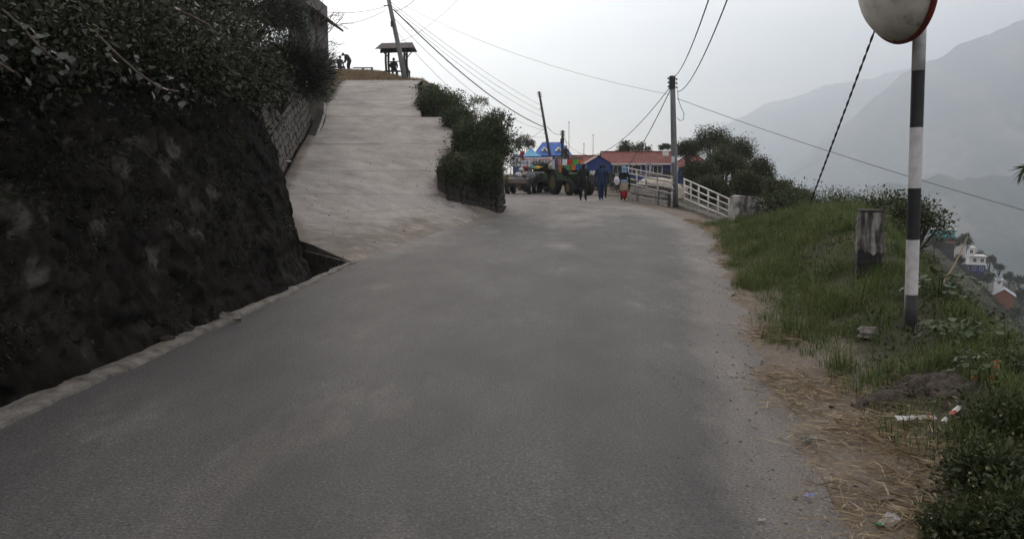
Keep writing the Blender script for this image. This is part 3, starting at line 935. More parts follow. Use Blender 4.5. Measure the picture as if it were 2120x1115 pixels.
for k, (y, x, z, a, b, c, n) in enumerate(SH2):
    zb = float(H(x, y))
    shrub('bank_shrub', 'dark leafy shrub on the upper bank, ' + wh2[k], 'shrub', (x, y, zb), (x, y, z), (a, b, c), n, .095, G_dark, M_bark, 36, .5, .45, 'shrubs on the upper bank')
shrub('bank_shrub', 'tall dark shrub hiding the left half of the hill house', 'shrub', (-9.6, 30, 6.2), tuple(pix(572, 40, 30)), (1.15, 1.2, 1.5), 16000, .09, G_dark, M_bark, 60, .45, .45)
# ground creepers that close the bank between the shrubs
n = 34000
yy = rng.uniform(2.2, 34, n); off = np.abs(rng.normal(0, 1.2, n)) + rng.uniform(-.5, .2, n)
xx = interp(yy, BLT) - off
P = np.stack([xx, yy, np.maximum(H(xx, yy), interp(yy, HTT) - np.clip(-off, 0, .5)) + rng.uniform(-.1, .45, n) - np.where(off < 0, .4, 0)], 1)
D = unit(rng.normal(size=(n, 3)) + np.array([[.6, -.3, .1]]))
V, Q = leaf_arrays(P, D, rng.uniform(.05, .12, n), rng.uniform(.4, .6, n))
tag(link_mesh('creeper_cover', np_mesh('creeper_cover', V, Q), G_dark), 'dark creeping plants covering the bank top and hanging over its edge', 'plants', kind='stuff')
# ferns and moss tufts rooted in the face of the rock wall
n = 30000
yy = rng.uniform(3.0, 11.8, n); hh = rng.uniform(0, 1, n) ** .7 * 2.5
keep = fbm(yy * 1.1, hh * 1.3, 3, 201) + .22 * (hh / 2.5) > .07
yy, hh = yy[keep], hh[keep]; n = len(yy)
xb = np.interp(yy, [-2, 5.3, 8.2, 10.6, 12], [-3.75, -3.42, -3.13, -2.98, -3.12]) - np.interp(hh, [0, .25, .9, 1.8, 2.55], [-.08, .06, .18, .38, .62])
P = np.stack([xb - .03, yy, hh], 1)
D = unit(rng.normal(size=(n, 3)) * .6 + np.array([[.8, -.1, -.2]]))
V, Q = leaf_arrays(P, D, rng.uniform(.015, .06, n), rng.uniform(.15, .4, n))
tag(link_mesh('moss_tufts', np_mesh('moss_tufts', V, Q), G_dark), 'small dark moss and fern tufts clinging to the rock wall face', 'moss', kind='stuff')

shrub('needle_bush', 'dark dense bush with narrow leaves bulging over the masonry wall and ramp', 'bush', (-6.6, 23.2, 3.2), (-6.42, 23.4, 4.15), (1.15, 1.6, 1.1), 34000, .17, G_needle, M_bark, 80, .45, .10, up=-.1, spikes=1.2, nst=12)
shrub('needle_bush', 'dark narrow-leaved bush hanging over the curved white-topped kerb', 'bush', (-7.7, 28.5, 3.9), (-7.0, 28.0, 4.7), (1.0, 1.3, 1.0), 15000, .17, G_needle, M_bark, 40, .42, .10, up=-.1, spikes=1.2)
shrub('bank_shrub', 'dark shrub filling the gap behind the white-topped kerb', 'shrub', (-8.0, 31.5, 4.2), (-7.75, 31.0, 4.6), (.55, 1.6, .9), 9000, .085, G_dark, M_bark, 30, .35, .45)
shrub('bank_shrub', 'dark low shrub draped over the top of the masonry wall', 'shrub', (-6.8, 19.8, 3.0), (-6.2, 19.6, 3.45), (.75, 1.5, .55), 8000, .085, G_dark, M_bark, 26, .35, .45, up=-.2)

# trailing vines with large pale leaves, each leaf its own piece
hv = [(0, 0, 0), (.16, .30, .03), (.40, .50, .05), (.62, .36, .03), (1, 0, -.04), (.62, -.36, .03), (.40, -.50, .05), (.16, -.30, .03), (.42, 0, -.03)]
hme = bpy.data.meshes.new('leaf')
hme.from_pydata([(a, b, c) for a, b, c in hv], [], [(0, 8, 1), (1, 8, 2), (2, 8, 3), (3, 8, 4), (4, 8, 5), (5, 8, 6), (6, 8, 7), (7, 8, 0)])
hme.materials.append(G_pale); hme.update()
bme = hme.copy(); bme.materials.clear(); bme.materials.append(G_broad)
def vine(label, pp, nleaf, sz, seed):
    rs = random.Random(seed)
    root = thing('trailing_vine', label, 'vine', pp[0], 0, 'pale-leaved vines on the bank')
    MB().tube(pp, [.008] * len(pp), 5).build('stem', M_twig, root)
    for k in range(nleaf):
        f = rs.uniform(0, len(pp) - 1.001); i = int(f)
        p = pp[i].lerp(pp[i + 1], f - i) + Vector((rs.uniform(-.1, .1), rs.uniform(-.12, .12), rs.uniform(-.1, .12)))
        o = bpy.data.objects.new('leaf', hme); COL.objects.link(o); o.parent = root
        o.location = p - root.location
        q = sz * rs.uniform(.3, .9)
        o.scale = (q, q, q)
        o.rotation_euler = (rs.uniform(-1.0, .6), rs.uniform(.2, 1.3), rs.uniform(-1.9, .3))
vine('pale-leaved vine trailing at the upper left corner of the bank', [pix(5, 20, 5.3), pix(45, 55, 5.2), pix(80, 95, 5.2), pix(115, 125, 5.3), pix(140, 110, 5.5)], 34, .085, 1)
vine('pale-leaved vine hanging left of the bank middle, over the dark hollow', [pix(200, 70, 6.3), pix(240, 110, 6.1), pix(285, 150, 6.0), pix(330, 182, 6.0), pix(370, 190, 6.1)], 34, .08, 2)
vine('pale-leaved vine along the top of the bank, nearest the house', [pix(350, 15, 7.6), pix(390, 30, 7.4), pix(430, 50, 7.2), pix(450, 70, 7.2)], 22, .08, 3)
vine('short pale-leaved vine at the left picture edge', [pix(-20, 110, 5.1), pix(5, 135, 5.0), pix(30, 150, 5.0)], 16, .07, 4)

# ------------------------------------------------------------ bushes on the ramp's right bank
def at(u, v, Y): return tuple(pix(u, v, Y))
shrub('round_bush', 'round dark green bush on the bank wall between ramp and road', 'bush', (-1.3, 28.2, 1.7), at(1000, 305, 28.3), (1.15, 1.4, 1.35), 42000, .075, G_mid, M_bark, 90, .42, .45, nst=14)
shrub('round_bush', 'hanging lower skirt of bush covering the bank wall corner', 'bush', (-1.0, 27.9, 1.4), at(990, 352, 26.9), (1.1, 1.0, .62), 20000, .075, G_mid, M_bark, 44, .36, .45)
shrub('bank_hedge', 'low bushy hedge on the right edge of the upper ramp', 'hedge', (-3.2, 34.5, 3.7), at(912, 222, 36), (1.05, 2.2, .62), 26000, .08, G_mid, M_bark, 70, .42, .45)
shrub('bank_hedge', 'leafy hedge end just above the round bush', 'hedge', (-1.9, 32, 3.2), at(952, 254, 32), (.6, 1.0, .4), 16000, .08, G_mid, M_bark, 44, .36, .45)
shrub('bank_hedge', 'small far clump of hedge below the leaning pole', 'hedge', (-4.3, 41, 5.4), at(884, 196, 41.5), (.8, 1.6, .4), 6500, .09, G_mid, M_bark, 22, .32, .45)
shrub('sprig_plant', 'thin leafy sprigs sticking up right of the round bush', 'plant', (-.7, 28.6, 2.4), at(1040, 250, 29), (.45, .5, .55), 700, .09, G_mid, M_twig, 14, .12, .4, nst=14, stem_r=.012)
shrub('sprig_plant', 'feathery upright sprigs on the hedge end', 'plant', (-1.4, 31, 3.4), at(990, 212, 31.5), (.5, .5, .35), 800, .11, G_mid, M_twig, 12, .12, .18, nst=12, stem_r=.01)

shrub('round_bush', 'small dark bush hiding the near end of the bank wall', 'bush', (-2.0, 25.4, 1.5), at(940, 352, 25.2), (.5, .6, .5), 9000, .07, G_mid, M_bark, 40, .3, .45, up=-.3)
n = 3500
l_ = rng.uniform(0, 1, n); hh = rng.uniform(.05, 1, n) ** .6 * 1.5
P = np.stack([-2.02 + 1.66 * l_, 24.95 + 2.9 * l_ - .03, .62 * (1 - l_) + hh], 1)
D = unit(rng.normal(size=(n, 3)) * .6 + np.array([[.4, -.6, -.5]]))
V, Q = leaf_arrays(P[fbm(l_ * 7, hh * 2, 3, 401) + .25 * hh > .12], D[fbm(l_ * 7, hh * 2, 3, 401) + .25 * hh > .12], rng.uniform(.04, .09, int((fbm(l_ * 7, hh * 2, 3, 401) + .25 * hh > .12).sum())), .5 * np.ones(int((fbm(l_ * 7, hh * 2, 3, 401) + .25 * hh > .12).sum())))
tag(link_mesh('wall_creeper', np_mesh('wall_creeper', V, Q), G_dark), 'dark creeper leaves hanging down the bank wall face', 'plants', kind='stuff')
# dry grass on the hill top
n = 26000
xx = rng.uniform(-11.5, -3.6, n); yy = rng.uniform(43.8, 56, n)
P = np.stack([xx, yy, H(xx, yy)], 1)
V, Q, T = blade_arrays(P, rng.uniform(.06, .22, n), .014, np.abs(rng.normal(.6, .4, n)))
tag(link_mesh('dry_grass', np_mesh('dry_grass', V, Q, T), G_dry), 'short brown dry grass on the hill top above the ramp', 'grass', kind='stuff')

# ------------------------------------------------------------ verge on the right
def verge(n, ylo, yhi, slo, shi, bias=1.0):
    y = ylo + (yhi - ylo) * rng.uniform(0, 1, n) ** bias
    s = rng.uniform(slo, shi, n)
    return xr(y) + s, y, s
heap = drop(1905, 815)
n = 420000
xx, yy, s = verge(n, 2.0, 22.5, -.02, 4.6, 1.5)
edge = interp(yy, [(2, .62), (3.2, .5), (4.2, .32), (5.5, .22), (7.5, .02), (12, -.05), (22, .0)]) + fbm(xx * 1.4, yy * 1.4, 4, 101) * .75
dens = sstep(0, .35, s - edge) * np.clip(.55 + fbm(xx * 2.2, yy * 2.2, 3, 103) * 1.6, .08, 1)
dens *= 1 - .93 * np.exp(-(((xx - heap.x) / .5) ** 2 + ((yy - heap.y) / .38) ** 2) ** 2)
dens *= (xx < interp(yy, XF) + 1.1)
for u_, v_, r_ in ((1885, 684, .3), (1885, 705, .3), (1893, 880, .17), (1893, 900, .15), (1968, 880, .12)):     # trodden round the pole foot and the litter
    q_ = drop(u_, v_); dens *= 1 - .85 * np.exp(-(((xx - q_.x) ** 2 + (yy - q_.y) ** 2) / r_ ** 2))
keep = rng.uniform(0, 1, n) < dens
xx, yy = xx[keep], yy[keep]; n = len(xx)
tall = np.clip(.95 + fbm(xx * 1.9, yy * 1.9, 4, 107) * 3.6, .25, 2.6)
tall = tall * np.where(xx > interp(yy, XF), .55, 1)
P = np.stack([xx, yy, H(xx, yy) - .01], 1)
hgt, wid, lean = rng.uniform(.06, .19, n) * tall, rng.uniform(.0035, .008, n), np.abs(rng.normal(.75, .45, n))
tc_x, tc_y, _ = verge(170, 2.4, 20, .35, 3.6, 1.3)          # taller tufts among the short grass
tc_x[:3] = [3.62, 3.75, 3.88]; tc_y[:3] = [8.32, 8.3, 8.34]
for u_, v_ in ((1885, 690), (1893, 890), (1968, 880)):
    q_ = drop(u_, v_); tc_x = np.where((tc_x - q_.x) ** 2 + (tc_y - q_.y) ** 2 < .35 ** 2, tc_x + .6, tc_x)
k = rng.integers(0, 170, 15000)
tx, ty = tc_x[k] + rng.normal(0, .05, 15000), tc_y[k] + rng.normal(0, .05, 15000)
P = np.concatenate([P, np.stack([tx, ty, H(tx, ty) - .01], 1)])
hgt = np.concatenate([hgt, rng.uniform(.14, .38, 15000) * rng.uniform(.5, 1.1, 170)[k]]); wid = np.concatenate([wid, rng.uniform(.003, .006, 15000)]); lean = np.concatenate([lean, np.abs(rng.normal(.6, .4, 15000))])
V, Q, T = blade_arrays(P, hgt, wid, lean)
tag(link_mesh('grass', np_mesh('grass', V, Q, T), G_grass), 'green grass covering the raised verge right of the road', 'grass', kind='stuff')
# broad low weeds among the grass
n = 20000
xx, yy, s = verge(n, 2.2, 21, .7, 4.6, 1.4)
keep = (fbm(xx * 1.6, yy * 1.6, 3, 131) > .02) & (xx < interp(yy, XF) + 1.2) & (((xx - heap.x) / .5) ** 2 + ((yy - heap.y) / .38) ** 2 > 1)
xx, yy = xx[keep], yy[keep]; n = len(xx)
P = np.stack([xx, yy, H(xx, yy) + rng.uniform(-.01, .08, n)], 1)
D = unit(rng.normal(size=(n, 3)) + np.array([[0, 0, .5]]))
V, Q = leaf_arrays(P, D, rng.uniform(.02, .055, n), rng.uniform(.4, .7, n))
tag(link_mesh('weeds', np_mesh('weeds', V, Q), G_mid), 'low leafy weeds among the verge grass', 'weeds', kind='stuff')
# straw and dead grass along the asphalt edge
n = 90000
xx, yy, s = verge(n, 1.9, 24, -.35, 2.0, 2.0)
mid = interp(yy, [(2, .6), (4, .42), (6, .2), (9, .08), (24, .08)])
wd = interp(yy, [(2, .5), (4, .34), (7, .3), (10, .17), (24, .2)])
keep = rng.uniform(0, 1, n) < np.exp(-((s - mid) / wd) ** 2) * np.clip(.35 + fbm(xx * 1.5, yy * 1.2, 4, 141) * 3.2, 0, 1)
xx, yy, s = xx[keep], yy[keep], s[keep]; n = len(xx)
z = np.where(s < .02, .006, np.maximum(H(xx, yy), 0) + .004)
P = np.stack([xx, yy, z + rng.uniform(.003, .03, n)], 1)
az = rng.uniform(0, 6.283, n); L_ = rng.uniform(.04, .2, n); tl = rng.uniform(-.06, .22, n)
D = np.stack([np.cos(az) * np.cos(tl), np.sin(az) * np.cos(tl), np.sin(tl)], 1)
V, Q = leaf_arrays(P, D, L_, .006 / L_ * rng.uniform(.7, 1.6, n), .02)
tag(link_mesh('straw', np_mesh('straw', V, Q), G_straw), 'loose straw and dead grass strewn along the right road edge', 'straw', kind='stuff')
# grit and crumbs of dirt at the edge and at the foot of the ramp
M_grit = pm('grit', [(0.3, (0.09, 0.078, 0.066)), (0.7, (0.24, 0.215, 0.19))], 20, .95)
m = MB()
for k in range(900):
    if k < 620:
        y = 2 + 22 * random.random() ** 1.7; x = float(xr(y)) + random.gauss(-.05, .28); z = .004 + max(0.0, float(H(x, y)))
    else:
        t = random.random() ** .6; s_ = random.uniform(0, 3.2); p = ramp_pt(s_, np.array([random.random() if random.random() < .35 else .75 + .25 * t]))[0]; x, y, z = p; z += .012
    r = random.uniform(.003, .011) * (1 if k < 620 else 2.0)
    m.ball((x, y, z), (r * random.uniform(.8, 1.6), r, r * .55), 5, 3, (0, 0, random.uniform(0, 3)), .25)
tag(m.build('grit', M_grit), 'small clods, pebbles and dead leaves scattered on road edge and ramp', 'grit', kind='stuff')

# skyline shrubs beyond the verge
sk = [(1625, 425, 21, .9, 3500), (1700, 432, 24, .9, 3500), (1745, 420, 23, .85, 3500), (1660, 415, 30, 1.2, 3500), (1790, 428, 20, .8, 3800), (1845, 432, 17, .75, 4200), (1895, 440, 15.5, .7, 4200), (1720, 412, 34, 1.3, 3000)]
wk = ['beside the parapet block', 'left of the concrete guard post', 'behind the guard post top, left', 'beyond the low dark wall', 'directly behind the guard post', 'between guard post and striped pole', 'just behind the striped pole', 'farthest, at the foot of the black guy cable']
for k, (u, v, Y, r, n) in enumerate(sk):
    p = pix(u, v + 18, Y); zb = float(H(p.x, p.y)) - .05
    c = (p.x, p.y, max(p.z, zb + .3 * r))
    shrub('verge_shrub', 'scrubby shrub on the drop edge, ' + wk[k], 'shrub', (p.x, p.y, zb), c, (r, r * .9, min(r * .62, (c[2] - zb) + .25)), n, .065, G_mid, M_bark, 34, .36 * r, .45, 'scrub along the drop edge')

# undergrowth that clothes the slope below the road and the far spur
def cover(nc, per, gx0, gx1, gy0, gy1, spread, leaf, near, off=.9):
    cx, cy = rng.uniform(gx0, gx1, nc), gy0 + (gy1 - gy0) * rng.uniform(0, 1, nc) ** (1.5 if near else 1)
    if near: cx = interp(cy, XF) + off + (cx - gx0) ** 1.0
    k = np.repeat(np.arange(nc), per); n_ = len(k)
    sc = spread * rng.uniform(.5, 1.5, nc)[k]
    x, y = cx[k] + rng.normal(0, 1, n_) * sc, cy[k] + rng.normal(0, 1, n_) * sc
    P = np.stack([x, y, H(x, y) + np.clip(np.abs(rng.normal(0, .32, n_)), 0, .7) * sc], 1)
    D = unit(rng.normal(size=(n_, 3)) + np.array([[0, 0, .5]]))
    return leaf_arrays(P, D, leaf * rng.uniform(.4, 1.4, n_), rng.uniform(.35, .6, n_))
V1, Q1 = cover(900, 60, 0, 16, 3, 60, .35, .13, True)
V2, Q2 = cover(900, 45, 0, 60, 30, 150, 1.1, .35, True, 7.0)
V3, Q3 = cover(1500, 45, 95, 235, 195, 345, 1.5, .6, False)
V = np.concatenate([V1, V2, V3]); Q = np.concatenate([Q1, Q2 + len(V1), Q3 + len(V1) + len(V2)])
hx = [(137, 255), (164, 285), (179, 290), (154, 272), (182, 300)]      # keep the yards of the far houses open
cen = V.reshape(-1, 4, 3).mean(1)
ok_ = np.ones(len(cen), bool)
for a, b in hx: ok_ &= ~((np.abs(cen[:, 0] - a - (cen[:, 1] - b) * .6) < 7) & (cen[:, 1] < b + 5) & (cen[:, 1] > b - 22))
V = V.reshape(-1, 4, 3)[ok_].reshape(-1, 3); Q = np.arange(len(V)).reshape(-1, 4)
tag(link_mesh('undergrowth', np_mesh('undergrowth', V, Q), G_tree), 'dark scrubby undergrowth covering the steep slope below the road', 'undergrowth', kind='stuff')
# broad-leaved plants right of the striped pole, every leaf its own piece
def broadleaf(label, base, rad, hgt, nleaf, sz, seed):
    rs = random.Random(seed)
    root = thing('broadleaf_plant', label, 'plant', base, 0, 'broad-leaved plants on the slope')
    m = MB()
    for k in range(nleaf):
        a = rs.uniform(0, 6.28); rr = rad * rs.uniform(.1, 1) ** .6; h = hgt * rs.uniform(.35, 1) * (1 - .45 * rr / rad)
        p = Vector((rr * math.cos(a), rr * math.sin(a), h))
        if k % 3 == 0: m.tube([(0, 0, -.3), (p.x * .5, p.y * .5, h * .75), tuple(p)], [.008, .006, .003], 4)
        o = bpy.data.objects.new('leaf', bme); COL.objects.link(o); o.parent = root
        o.location = p; q = sz * rs.uniform(.6, 1.35); o.scale = (q, q * 1.1, q)
        o.rotation_euler = (rs.uniform(-.4, .4), rs.uniform(-.25, .75), a + rs.uniform(-.8, .8))
    m.build('stems', G_broad, root, world=False)
for k, (u, v, Y, rd, hg, nl, sz, lb) in enumerate([
    (1995, 680, 6.6, .3, .22, 80, .05, 'low spread of broad leaves right of the striped pole foot'),
    (2045, 650, 7.6, .35, .3, 80, .055, 'taller broad-leaved plant at the slope edge below the tin-roofed house'),
    (1945, 590, 8.6, .35, .3, 70, .055, 'broad-leaved plant behind the striped pole'),
    (1905, 520, 11.5, .4, .3, 80, .06, 'broad-leaved plant under the turquoise house'),
    (2000, 590, 8, .3, .2, 70, .05, 'broad-leaved plant on the slope edge below the white house'),
    (2095, 690, 6, .3, .22, 70, .045, 'broad-leaved plant at the picture edge below the tin roof'),
    (2070, 760, 5.6, .3, .2, 70, .045, 'broad leaves on the slope above the orange litter')]):
    p = drop(u, v + 25)
    broadleaf(lb, tuple(p), rd, hg, nl, sz, 30 + k)
# the flowering shrubs in the lower right corner
M_petal = flat('cream_petal', (0.52, 0.47, 0.25), .6)
fl = MB()
for k in range(6):
    a = k * math.pi / 3
    fl.add([(0, 0, 0), (.5 * math.cos(a - .4), .5 * math.sin(a - .4), .2), (math.cos(a), math.sin(a), .28), (.5 * math.cos(a + .4), .5 * math.sin(a + .4), .2)], [(0, 1, 2, 3)])
fme = bpy.data.meshes.new('flower'); fme.from_pydata([tuple(p) for p in fl.v], [], fl.f); fme.materials.append(M_petal); fme.update()
for k, (u, v, Y, r, n, nf, lb) in enumerate([
    (2070, 1000, 3.5, .25, 7000, 16, 'flowering weed bush in the lower right corner, nearest'),
    (2115, 900, 4.1, .27, 7000, 12, 'flowering weed bush at the right picture edge'),
    (1990, 1105, 3.1, .16, 4000, 4, 'dark weed clump cut by the bottom picture edge'),
    (2125, 1090, 3.1, .26, 7000, 8, 'dark flowering weeds in the extreme corner'),
    (2125, 800, 5.0, .34, 6000, 5, 'dark weeds beyond the orange litter at the picture edge')]):
    p = pix(u, v, Y)
    b = (p.x, p.y, min(float(H(p.x, p.y)), p.z - r * .5))
    sh = shrub('flowering_weed', lb, 'bush', b, tuple(p), (r, r, r * .6), n, .028, G_mid, M_twig, 40, .5 * r, .4, 'weeds with small cream flowers', stem_r=.006, nst=14)
    for q in range(nf):
        d = Vector((random.gauss(0, 1), random.gauss(-.8, .8), abs(random.gauss(.5, .6)))).normalized()
        o = bpy.data.objects.new('flower', fme); COL.objects.link(o); o.parent = sh
        o.location = p + Vector((d.x * r, d.y * r, d.z * r * .75)) * .95 - Vector(b)
        s_ = random.uniform(.006, .012); o.scale = (s_, s_, s_); o.rotation_euler = d.to_track_quat('Z', 'Y').to_euler()

# trees on the knoll beyond the railing
tr = [(1475, 300, 64, 1.75, 1.45, 'knoll tree with the highest crown'), (1520, 322, 58, 1.6, 1.3, 'knoll tree right of the highest crown'), (1565, 362, 52, 1.35, 1.2, 'knoll tree on the right shoulder of the knoll'),
      (1425, 312, 68, 1.2, .9, 'knoll tree behind the steel pole'), (1500, 350, 48, 1.3, 1.1, 'near knoll tree above the white railing'), (1450, 362, 46, 1.05, .9, 'near knoll tree right of the steel pole'),
      (1600, 398, 46, 1.1, .7, 'low knoll tree above the parapet block'), (1545, 395, 42, 1.1, .8, 'low tree just behind the railing end'), (1470, 400, 40, 1.1, .8, 'low tree behind the middle of the railing'),
      (1640, 412, 44, .9, .5, 'lowest bushy tree at the right foot of the knoll')]
for k, (u, v, Y, r, rz_, lb) in enumerate(tr):
    p = pix(u, v, Y); zb = float(H(p.x, p.y))
    shrub('knoll_tree', 'dark green ' + lb, 'tree', (p.x, p.y, min(zb, p.z - rz_)), tuple(p), (r, r, rz_), 13000, .11, G_tree, M_bark, 60, .4 * r, .5, 'trees on the knoll', trunk=True, stem_r=.06)
for k, (u, v, Y, r, n, lb) in enumerate([(1300, 312, 95, 1.6, 1800, 'sparse treetop above the red roof, left'), (1330, 310, 98, 1.4, 900, 'thin treetop above the red roof, right'), (1085, 300, 110, 1.6, 2400, 'treetop left of the blue roofed house'), (1375, 308, 90, .8, 900, 'small treetop left of the steel pole')]):
    p = pix(u, v, Y)
    shrub('village_tree', 'distant ' + lb, 'tree', (p.x, p.y, 0), tuple(p), (r, r, r * .6), n, .22, G_tree, M_bark, 18, .3 * r, .5, 'trees in the village', trunk=True, stem_r=.05)
# scrub behind the tractors and below the railing
for k, (u, v, Y, a, c, n, lb) in enumerate([(1080, 380, 55, 1.6, .7, 4000, 'brown scrub left of the parked tractors'), (1215, 385, 53, 1.5, .7, 4500, 'scrub right of the green tractor'), (1250, 378, 56, 1.6, .75, 4500, 'scrub behind the walking people'), (1285, 385, 50, .9, .6, 3000, 'scrub beside the woman with the blue headscarf'), (1150, 370, 60, 2.0, .8, 4000, 'scrub behind the green tractor')]):
    p = pix(u, v, Y)
    shrub('roadside_scrub', lb, 'shrub', (p.x, p.y, -.02), (p.x, p.y, max(.2, p.z)), (a, .9, c), n, .10, G_tree if k != 0 else G_dry, M_bark, 20, .4, .5, 'scrub around the parking place')

# bare tree by the house
bt = thing('bare_tree', 'leafless twiggy tree beside the house at the top of the bank', 'tree', tuple(pix(640, 110, 33)))
m = MB()
def br(a, b, r0, lvl, rs):
    a, b = Vector(a), Vector(b)
    md = a.lerp(b, .5) + Vector((rs.uniform(-.08, .08), 0, rs.uniform(-.05, .05))) * (b - a).length
    m.tube([a, md, b], [r0, r0 * .8, r0 * .6], 5)
    if lvl:
        for k in range(3):
            d = (b - a); an = rs.uniform(-.9, .9)
            e = Vector((d.x * math.cos(an) - d.z * math.sin(an), d.y + rs.uniform(-.2, .2), d.x * math.sin(an) + d.z * math.cos(an))) * rs.uniform(.45, .75)
            st = b if k < 2 else md
            br(st, st + e, r0 * .6, lvl - 1, rs)
rs_ = random.Random(5)
for u0, u1, v1 in ((640, 632, 30), (645, 672, 45), (648, 660, 20)):
    br(pix(u0, 112, 33), pix(u1, v1 + 30, 33), .035, 3, rs_)
m.build('branches', M_twig, bt)

# ------------------------------------------------------------ materials for built things
M_blackp = pm('black_band_paint', [(0.25, (0.012, 0.012, 0.013)), (0.7, (0.03, 0.03, 0.032)), (0.82, (0.10, 0.095, 0.09))], 9, .55, .15)
M_whitep = pm('chipped_white_paint', [(0.22, (0.10, 0.09, 0.08)), (0.34, (0.42, 0.41, 0.42)), (0.6, (0.56, 0.55, 0.56)), (0.8, (0.64, 0.63, 0.64))], 14, .55, .2, detail=9)
M_dish = pm('dirty_fibreglass', [(0.28, (0.25, 0.23, 0.19)), (0.42, (0.54, 0.51, 0.45)), (0.7, (0.68, 0.65, 0.58))], 7, .5, .1, detail=9)
M_rim = pm('faded_red_rim', [(0.3, (0.10, 0.02, 0.016)), (0.7, (0.21, 0.035, 0.027))], 7, .5, .1)
M_mirror = flat('mirror_face', (0.7, 0.7, 0.7), .06, .03, metal=1.0, bump=0)
M_steel = pm('grey_steel_pole', [(0.3, (0.10, 0.105, 0.11)), (0.7, (0.19, 0.195, 0.20))], 4, .5, .15, stretch=(3, 3, .6))
M_cable = flat('black_cable', (0.018, 0.018, 0.02), .5, bump=0)
M_wire = flat('grey_wire', (0.10, 0.10, 0.11), .5, bump=0)
M_blue = pm('blue_paint_wall', [(0.3, (0.018, 0.036, 0.14)), (0.7, (0.028, 0.055, 0.20))], 3, .6, .1)
M_blueroof = pm('blue_sheet_roof', [(0.3, (0.03, 0.10, 0.36)), (0.7, (0.045, 0.14, 0.46))], 2, .45, .1)
M_redroof = pm('red_sheet_roof', [(0.3, (0.13, 0.042, 0.036)), (0.55, (0.185, 0.06, 0.052)), (0.8, (0.24, 0.10, 0.085))], 1.6, .55, .1, detail=8)
M_tin = pm('grey_tin', [(0.3, (0.30, 0.34, 0.38)), (0.7, (0.44, 0.48, 0.53))], 3, .4, .1)
M_tinbrown = pm('rusty_tin', [(0.3, (0.045, 0.036, 0.034)), (0.7, (0.10, 0.083, 0.078))], 3, .6, .2)
M_glass = flat('dark_pane', (0.03, 0.035, 0.04), .15, .1, bump=0)
M_paleblue = flat('pale_blue_shutter', (0.32, 0.42, 0.52), .5)
M_plaster = pm('plaster_white', [(0.3, (0.55, 0.54, 0.53)), (0.7, (0.72, 0.71, 0.70))], 2, .8)
M_trim = flat('white_trim', (0.62, 0.61, 0.60), .6)
M_brick = pm('brick_orange', [(0.3, (0.20, 0.075, 0.04)), (0.7, (0.30, 0.12, 0.07))], 4, .9)
M_turq = flat('turquoise_wall', (0.05, 0.26, 0.28), .6)
M_rubber = flat('tyre_rubber', (0.02, 0.02, 0.021), .8)
M_yrim = flat('yellow_wheel_rim', (0.13, 0.105, 0.04), .7)
M_green = flat('tractor_green', (0.016, 0.045, 0.018), .55)
M_dgreen = pm('trailer_green', [(0.3, (0.03, 0.06, 0.035)), (0.7, (0.07, 0.11, 0.07))], 4, .7, .2)
M_dmetal = flat('dark_machinery', (0.03, 0.03, 0.032), .6)
M_lamp = flat('lamp_glass', (0.6, 0.6, 0.58), .2, .05, bump=0)
M_soil = pm('dug_soil', [(0.3, (0.035, 0.029, 0.025)), (0.7, (0.10, 0.083, 0.07))], 18, .98, .9, 60)
def cloth(n, c): return flat('cloth_' + n, c, .85, .22, 6, bump=.3)
C_white, C_red, C_green, C_orange, C_blue, C_cream, C_yellow, C_teal, C_maroon, C_grey = [cloth(*a) for a in (
    ('white', (.62, .62, .66)), ('red', (.42, .03, .035)), ('green', (.07, .34, .07)), ('orange', (.5, .17, .035)), ('blue', (.03, .11, .32)),
    ('cream', (.46, .43, .36)), ('yellow', (.5, .42, .1)), ('teal', (.08, .3, .28)), ('maroon', (.2, .03, .05)), ('grey', (.2, .21, .23)))]
M_skin = flat('skin', (.40, .25, .17), .6, .1)
M_hair = flat('hair', (.012, .011, .011), .6, .2)

# ------------------------------------------------------------ traffic mirror and its striped pole
mp_ = drop(1885, 684)
Yp = mp_.y
sp_ = thing('striped_pole', 'black and white banded steel pole carrying the traffic mirror on the grass verge', 'pole', tuple(mp_))
ptop = pix(1906, -10, Yp); pbot = pix(1884, 690, Yp)
def on_pole(v):
    f = (v - 690) / (-10 - 690.0)
    return pbot.lerp(ptop, f)
bands = [(720, 605, M_blackp), (605, 488, M_whitep), (488, 380, M_blackp), (380, 255, M_whitep), (255, 140, M_blackp), (140, -10, M_whitep)]
for k, (v0, v1, mt) in enumerate(bands):
    m = MB(); a, b = on_pole(v0), on_pole(v1)
    if k == 0: a = on_pole(735)
    m.tube([a, a.lerp(b, .5), b], .0505 + .0006 * (k % 2), 20, cap=(k in (0, 5)))
    m.build('painted_band', mt, sp_, smooth=True)
mc = pix(1856, -33, Yp - .12)
ax = Vector((.975, .14, .20)).normalized()      # the glass faces away from us, to the right
mi = thing('traffic_mirror', 'round convex traffic mirror seen from its grey back, red rim, cut by the top edge', 'mirror', tuple(mc))
Mx = Matrix.Translation(mc) @ ax.to_track_quat('Z', 'Y').to_matrix().to_4x4()
MB().lathe([(.0, -.20), (.10, -.197), (.2, -.18), (.29, -.15), (.36, -.11), (.41, -.062), (.435, -.015), (.437, .0)], 48, Mx).build('back_shell', M_dish, mi, smooth=True)
rr = MB(); rr.lathe([(.437, -.012), (.452, -.016), (.462, .0), (.460, .025), (.45, .036), (.432, .034), (.437, -.012)], 56, Mx); rr.f = [f for f in rr.f if len(f) == 4]
rr.build('rim', M_rim, mi, smooth=True)
MB().lathe([(.434, .03), (.36, .062), (.24, .092), (.12, .106), (.0, .11)], 48, Mx).build('glass', M_mirror, mi, smooth=True)
pa = on_pole(40)
MB().tube([pa + Vector((-.02, .0, 0)), mc + ax * .0 + Vector((0, 0, -.1))], .018, 8).build('bracket', M_steel, mi)
